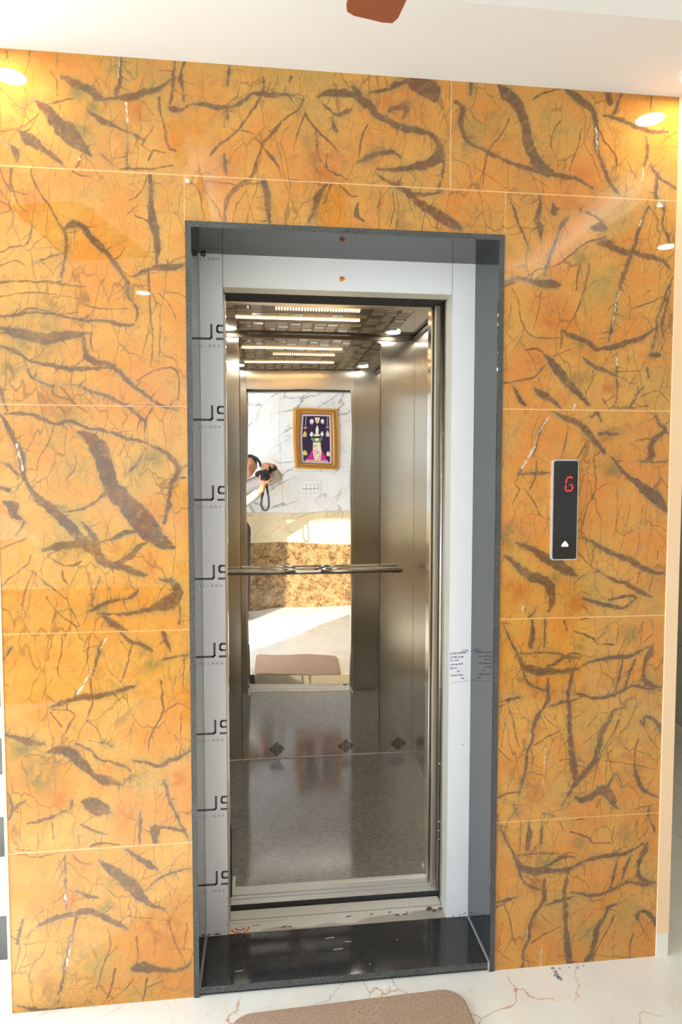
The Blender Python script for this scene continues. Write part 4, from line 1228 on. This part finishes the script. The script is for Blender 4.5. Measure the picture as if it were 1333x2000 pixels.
# ------------------------------------------------------------------ staircase at the left
st = thing('staircase', 'staircase with cream treads and dark risers left of the orange wall', 'staircase', (-1.1, .2, 0))
tread_m = simple('cream_tread_marble', (.62, .58, .47), .25); riser_m = granite('dark_riser_granite', (.06, .06, .06), (.14, .14, .13), .3)
for k in range(9):
    y = .21+.27*k; z = .167*k
    MB().box(-1.60, -.60, y, y+.03, z, z+.145).build('riser', riser_m, st)
    MB().box(-1.60, -.60, y-.012, y+.285, z+.145, z+.167).build('tread', tread_m, st)

# ------------------------------------------------------------------ opposite wall: picture and switches
pic = thing('framed_picture', 'devotional picture in a carved gold frame on the white marble wall', 'picture', (.69, YO, 1.545))
px0, px1, pz0, pz1 = .452, .922, 1.545, 2.185
def ring(mb, x0, x1, z0, z1, w_, y0, y1, mi=0):
    mb.box(x0, x1, y0, y1, z0, z0+w_, mi); mb.box(x0, x1, y0, y1, z1-w_, z1, mi)
    mb.box(x0, x0+w_, y0, y1, z0+w_, z1-w_, mi); mb.box(x1-w_, x1, y0, y1, z0+w_, z1-w_, mi)
f_ = MB(); ring(f_, px0, px1, pz0, pz1, .022, YO, YO+.028, 1); ring(f_, px0+.020, px1-.020, pz0+.020, pz1-.020, .026, YO, YO+.040, 0)
ring(f_, px0+.044, px1-.044, pz0+.044, pz1-.044, .012, YO, YO+.030, 1); ring(f_, px0+.055, px1-.055, pz0+.055, pz1-.055, .020, YO, YO+.022, 0)
f_.build('frame', [M['gold'], M['gold2']], pic, .003)
ax0, ax1, az0, az1 = px0+.074, px1-.074, pz0+.074, pz1-.074
art = MB(); art.box(ax0, ax1, YO, YO+.010, az0, az1)
ao = art.build('artwork', simple('navy_ground', (.018, .010, .045), .3, coat=.5), pic)
pc = {'lil': simple('lilac_border', (.55, .47, .68), .4), 'mag': simple('magenta_cloth', (.55, .02, .28), .4), 'crm': simple('cream_paint_detail', (.78, .66, .48), .4),
      'yel': simple('yellow_paint_detail', (.75, .55, .14), .4), 'grn': simple('green_paint_detail', (.12, .22, .14), .4), 'pnk': simple('pink_paint_detail', (.75, .35, .28), .4), 'wht': simple('white_paint_detail', (.80, .78, .82), .4)}
keys = list(pc); ix = {k: i for i, k in enumerate(keys)}
d_ = MB(); ya, yb = YO+.0102, YO+.0118; W_, H_ = ax1-ax0, az1-az0
ring(d_, ax0, ax1, az0, az1, .012, ya, yb, ix['lil']); ring(d_, ax0+.012, ax1-.012, az0+.012, az1-.012, .005, ya, yb, ix['wht'])
def U(u, v_): return (ax0+W_*u, az1-H_*v_)
def poly(pts, k, e=0): d_.prism([U(*p) for p in pts], ya+e, yb+e, 'y', ix[k])
poly([(.40, .62), (.60, .62), (.86, .93), (.14, .93)], 'mag')
poly([(.12, .92), (.88, .92), (.88, .96), (.12, .96)], 'pnk', .0004)
poly([(.40, .07), (.60, .07), (.55, .17), (.50, .20), (.45, .17)], 'crm'); poly([(.475, .09), (.525, .09), (.51, .16), (.49, .16)], 'pnk', .0004)
for s_1 in (-1, 1):
    c_ = .5+s_1*.19; poly([(c_, .09), (c_+.07, .14), (c_+.04, .20), (c_-.04, .20), (c_-.07, .14)], 'wht'); poly([(c_-.03, .17), (c_+.03, .17), (c_, .215)], 'wht')
    c_ = .5+s_1*.17; poly([(c_, .33), (c_+.06, .385), (c_, .43), (c_-.06, .385)], 'wht')
    c_ = .5+s_1*.37; poly([(c_-.06, .42), (c_-.05, .36), (c_, .31), (c_+.05, .36), (c_+.06, .42)], 'yel' if s_1 < 0 else 'crm')
    poly([(c_-.008, .05), (c_+.008, .05), (c_+.008, .24), (c_-.008, .24)], 'lil'); poly([(c_-.06, .25), (c_+.06, .25), (c_+.03, .275), (c_-.03, .275)], 'pnk')
    c_ = .5+s_1*.38; poly([(c_-.06, .82), (c_-.065, .75), (c_, .70), (c_+.065, .75), (c_+.06, .82)], 'yel' if s_1 < 0 else 'crm')
poly([(.5, .22), (.55, .30), (.54, .38), (.46, .38), (.45, .30)], 'wht'); poly([(.42, .38), (.58, .38), (.62, .45), (.38, .45)], 'crm')
poly([(.30, .46), (.40, .42), (.60, .42), (.70, .46), (.60, .53), (.40, .53)], 'grn'); poly([(.43, .45), (.57, .45), (.55, .50), (.45, .50)], 'crm', .0004)
poly([(.38, .53), (.62, .53), (.64, .75), (.60, .92), (.40, .92), (.36, .75)], 'crm', .0004)
for k in range(26):
    u, v_ = random.uniform(.39, .60), random.uniform(.55, .90); poly([(u-.02, v_-.012), (u+.02, v_-.01), (u+.015, v_+.012), (u-.02, v_+.01)], random.choice(['pnk', 'yel', 'grn', 'wht', 'mag']), .0008)
d_.build('painted_figure', [pc[k] for k in keys], ao)
sw = thing('switch_plate', 'white switch plate with two rows of modules on the marble wall under the picture', 'switch plate', (.61, YO, 1.24))
MB().prism(rrect(.505, .715, 1.238, 1.388, .006), YO, YO+.010, 'y').build('plate', M['plastic'], sw)
for r_ in range(2):
    for k in range(4 if r_ else 4):
        MB().box(.528+k*.042, .566+k*.042, YO+.010, YO+.014, 1.262+r_*.054, 1.308+r_*.054).build('rocker', [M['plastic']], sw, .002)
b_ = MB(); b_.box(.526, .697, YO+.0098, YO+.0106, 1.259, 1.364); b_.build('module_seam', M['lcol'], sw)

# ------------------------------------------------------------------ the photographer, reflected in the mirror panel
def blob_mesh(name, mb, mat_, parent, voxel, smooth=6):
    o = mb.build(name, mat_, parent, fix=False)
    r = o.modifiers.new('remesh', 'REMESH'); r.mode = 'VOXEL'; r.voxel_size = voxel; r.use_smooth_shade = True
    s = o.modifiers.new('smooth', 'SMOOTH'); s.factor = .5; s.iterations = smooth
    dg_ = bpy.context.evaluated_depsgraph_get(); me = bpy.data.meshes.new_from_object(o.evaluated_get(dg_))
    o.modifiers.clear(); o.data = me
    if not me.materials: me.materials.append(mat_)
    for p in me.polygons: p.use_smooth = True
    return o
per = thing('person', 'person in a beige shirt holding a camera upright to the face, mirrored in the lift', 'person', (-.215, -2.2, 0))
BX = -.215
hip, chest, head = (BX, -2.22, .90), (BX, -2.20, 1.22), (-.048, -2.07, 1.55)
rs, re, rw = (-.04, -2.19, 1.35), (.245, -2.03, 1.445), (.195, -1.925, 1.545)
lsh, le_, lw_ = (-.385, -2.19, 1.345), (-.135, -2.03, 1.13), (.095, -1.915, 1.335)
b = MB()
b.capsule(hip, .135, chest, .135); b.capsule(chest, .13, (BX, -2.2, 1.33), .10); b.capsule((BX+.03, -2.18, 1.38), .062, (-.09, -2.12, 1.48), .056)
b.capsule(rs, .060, re, .042); b.capsule(re, .040, rw, .027); b.capsule(lsh, .060, le_, .042); b.capsule(le_, .040, lw_, .027)
b.capsule(lsh, .065, rs, .065)
for s_1 in (-1, 1):
    b.capsule((BX+s_1*.09, -2.22, .88), .095, (BX+s_1*.10, -2.20, .48), .060); b.capsule((BX+s_1*.10, -2.20, .48), .058, (BX+s_1*.11, -2.23, .09), .038)
    b.capsule((BX+s_1*.11, -2.25, .045), .04, (BX+s_1*.13, -2.09, .035), .035)
hx, hy, hz_ = head
b.sphere(head, (.076, .095, .112), 0, 24, 16); b.sphere((hx, hy+.035, hz_-.062), (.055, .058, .055), 0, 18, 12)
b.capsule((hx, hy+.092, hz_-.002), .010, (hx, hy+.108, hz_-.030), .014); b.sphere((hx, hy+.080, hz_-.062), (.026, .016, .009), 0, 12, 8)
for s_1 in (-1, 1): b.sphere((hx+s_1*.078, hy, hz_-.01), (.010, .020, .032), 0, 10, 8); b.sphere((hx+s_1*.03, hy+.080, hz_+.022), (.022, .014, .008), 0, 10, 8)
# right hand on top of the upright body, fingers over its front
b.capsule(rw, .026, (.150, -1.93, 1.556), .024); b.sphere((.135, -1.925, 1.556), (.045, .030, .020), 0, 14, 10)
for k, (fx, ln) in enumerate(((.098, .060), (.118, .072), (.138, .070), (.158, .056))):
    b.capsule((fx, -1.915, 1.560), .0105, (fx, -1.884, 1.548), .0095); b.capsule((fx, -1.884, 1.548), .0093, (fx, -1.880, 1.548-ln*.6), .0085); b.capsule((fx, -1.880, 1.548-ln*.6), .0083, (fx-.002, -1.886, 1.548-ln), .0075)
b.capsule((.12, -1.95, 1.555), .012, (.105, -1.978, 1.535), .0105); b.capsule((.105, -1.978, 1.535), .0105, (.10, -1.980, 1.505), .009)
# left hand cradling the lens from below
b.capsule(lw_, .026, (.105, -1.885, 1.375), .026); b.sphere((.112, -1.872, 1.392), (.042, .034, .020), 0, 14, 10)
for k, (fy, ln) in enumerate(((-1.892, .9), (-1.873, 1.0), (-1.854, .97), (-1.836, .8))):
    b.capsule((.14, fy, 1.394), .0100, (.170, fy, 1.412), .0095); b.capsule((.170, fy, 1.412), .0092, (.1775, fy, 1.412+.030*ln), .0085); b.capsule((.1775, fy, 1.412+.030*ln), .0083, (.172, fy, 1.412+.050*ln), .0075)
b.capsule((.09, -1.885, 1.394), .012, (.072, -1.868, 1.415), .0112); b.capsule((.072, -1.868, 1.415), .011, (.071, -1.856, 1.445), .0095)
body = blob_mesh('body', b, M['skin'], per, .0045, 3)
s = MB(); e_ = .014
s.capsule((BX, -2.22, .86), .150, chest, .155); s.capsule(chest, .148, (BX, -2.2, 1.33), .112); s.capsule(lsh, .078, rs, .078); s.capsule((BX+.03, -2.18, 1.37), .075, (BX+.05, -2.165, 1.405), .070)
def lerp(p, q, t): return tuple(a+(c-a)*t for a, c in zip(p, q))
s.capsule(rs, .076, re, .058); s.capsule(re, .056, lerp(re, rw, .72), .043); s.capsule(lsh, .076, le_, .058); s.capsule(le_, .056, lerp(le_, lw_, .80), .042)
blob_mesh('shirt', s, M['shirt'], per, .009, 4)
t_ = MB(); t_.capsule((BX, -2.22, .93), .148, (BX, -2.22, .88), .155)
for s_1 in (-1, 1): t_.capsule((BX+s_1*.09, -2.22, .88), .110, (BX+s_1*.10, -2.20, .48), .082); t_.capsule((BX+s_1*.10, -2.20, .48), .082, (BX+s_1*.11, -2.23, .10), .066)
blob_mesh('trousers', t_, M['trouser'], per, .012, 4)
for s_1 in (-1, 1):
    q_ = MB(); q_.capsule((BX+s_1*.11, -2.26, .048), .046, (BX+s_1*.13, -2.08, .042), .040); blob_mesh('shoe', q_, M['shoe'], per, .008, 3)
h_ = MB(); h_.sphere((hx, hy-.018, hz_+.028), (.084, .098, .098), 0, 24, 16); h_.sphere((hx, hy-.05, hz_-.02), (.078, .062, .075), 0, 20, 12)
blob_mesh('hair', h_, M['hair'], per, .008, 3)
MB().tube([lerp(re, rw, .74), lerp(re, rw, .92)], [.046, .040], 20).build('wrist_band', M['cam_black'], per)
# shoulder strap over the shirt
vs_ = MB(); path = [(-.30, -2.10, 1.42), (-.27, -2.055, 1.33), (-.23, -2.045, 1.22), (-.18, -2.05, 1.12), (-.13, -2.06, 1.02)]
for i in range(len(path)-1):
    a, c_ = path[i], path[i+1]
    vs_.add([(a[0]-.02, a[1], a[2]-.01), (a[0]+.02, a[1], a[2]+.01), (c_[0]+.02, c_[1], c_[2]+.01), (c_[0]-.02, c_[1], c_[2]-.01),
             (a[0]-.02, a[1]+.004, a[2]-.01), (a[0]+.02, a[1]+.004, a[2]+.01), (c_[0]+.02, c_[1]+.004, c_[2]+.01), (c_[0]-.02, c_[1]+.004, c_[2]-.01)],
            [(0, 1, 2, 3), (4, 5, 6, 7), (0, 1, 5, 4), (2, 3, 7, 6), (0, 3, 7, 4), (1, 2, 6, 5)])
vs_.build('shoulder_strap', M['strapm'], per)

# hand-held camera, turned upright
hc = thing('camera_in_hand', 'black camera with large round lens and hanging strap, held upright in both hands', 'camera', (.12, -1.93, 1.39))
bd = MB(); bd.prism(rrect(.082, .180, 1.392, 1.545, .016), -1.965, -1.905, 'y'); bd.build('camera_body', M['cam_black'], hc, .004)
MB().prism([(.084, 1.425), (.084, 1.497), (.040, 1.485), (.022, 1.470), (.022, 1.448), (.040, 1.436)], -1.972, -1.900, 'y').build('viewfinder_hump', M['cam_black'], hc, .004)
lb = MB(); lx, lz = CAM[0], CAM[2]
lb.tube([(lx, -1.906, lz), (lx, -1.875, lz), (lx, -1.874, lz), (lx, -1.835, lz), (lx, -1.834, lz), (lx, -1.8035, lz)], [.036, .036, .039, .039, .042, .0435], 36)
lb.build('lens_barrel', M['cam_black'], hc)
MB().sphere((lx, -1.8065, lz), (.035, .0050, .035), 0, 28, 16).build('front_glass', M['lens_glass'], hc)
def ribbon(mb, pts, w_):
    # webbing as a thick strip facing the lens direction
    for i in range(len(pts)-1):
        a, c_ = Vector(pts[i]), Vector(pts[i+1]); t = (c_-a).normalized(); n_ = Vector((0, 1, 0)).cross(t).normalized()*w_/2; d2 = Vector((0, .0015, 0)); t *= .002
        mb.add([a-t-n_-d2, a-t+n_-d2, c_+t+n_-d2, c_+t-n_-d2, a-t-n_+d2, a-t+n_+d2, c_+t+n_+d2, c_+t-n_+d2], [(0, 1, 2, 3), (4, 5, 6, 7), (0, 1, 5, 4), (2, 3, 7, 6), (0, 3, 7, 4), (1, 2, 6, 5)])
sr = MB(); loop = []
for k in range(25):
    a = k/24; ang = 2*math.pi*a
    zz = 1.385-.275*(1-math.cos(ang))/2; xx = .125+.050*math.sin(ang)*(.25+.75*(1-math.cos(ang))/2)
    loop.append((xx, -1.945, zz))
ribbon(sr, loop, .020)
sr.build('hanging_strap', M['strapm'], hc)
s2_ = MB(); ribbon(s2_, [(.078, -1.94, 1.53), (.066, -1.95, 1.575), (.03, -1.955, 1.625), (-.03, -1.957, 1.65), (-.10, -1.96, 1.645)]+[(-.145, -1.98, 1.60)], .030)
s2_.build('raised_strap', M['strapm'], hc)
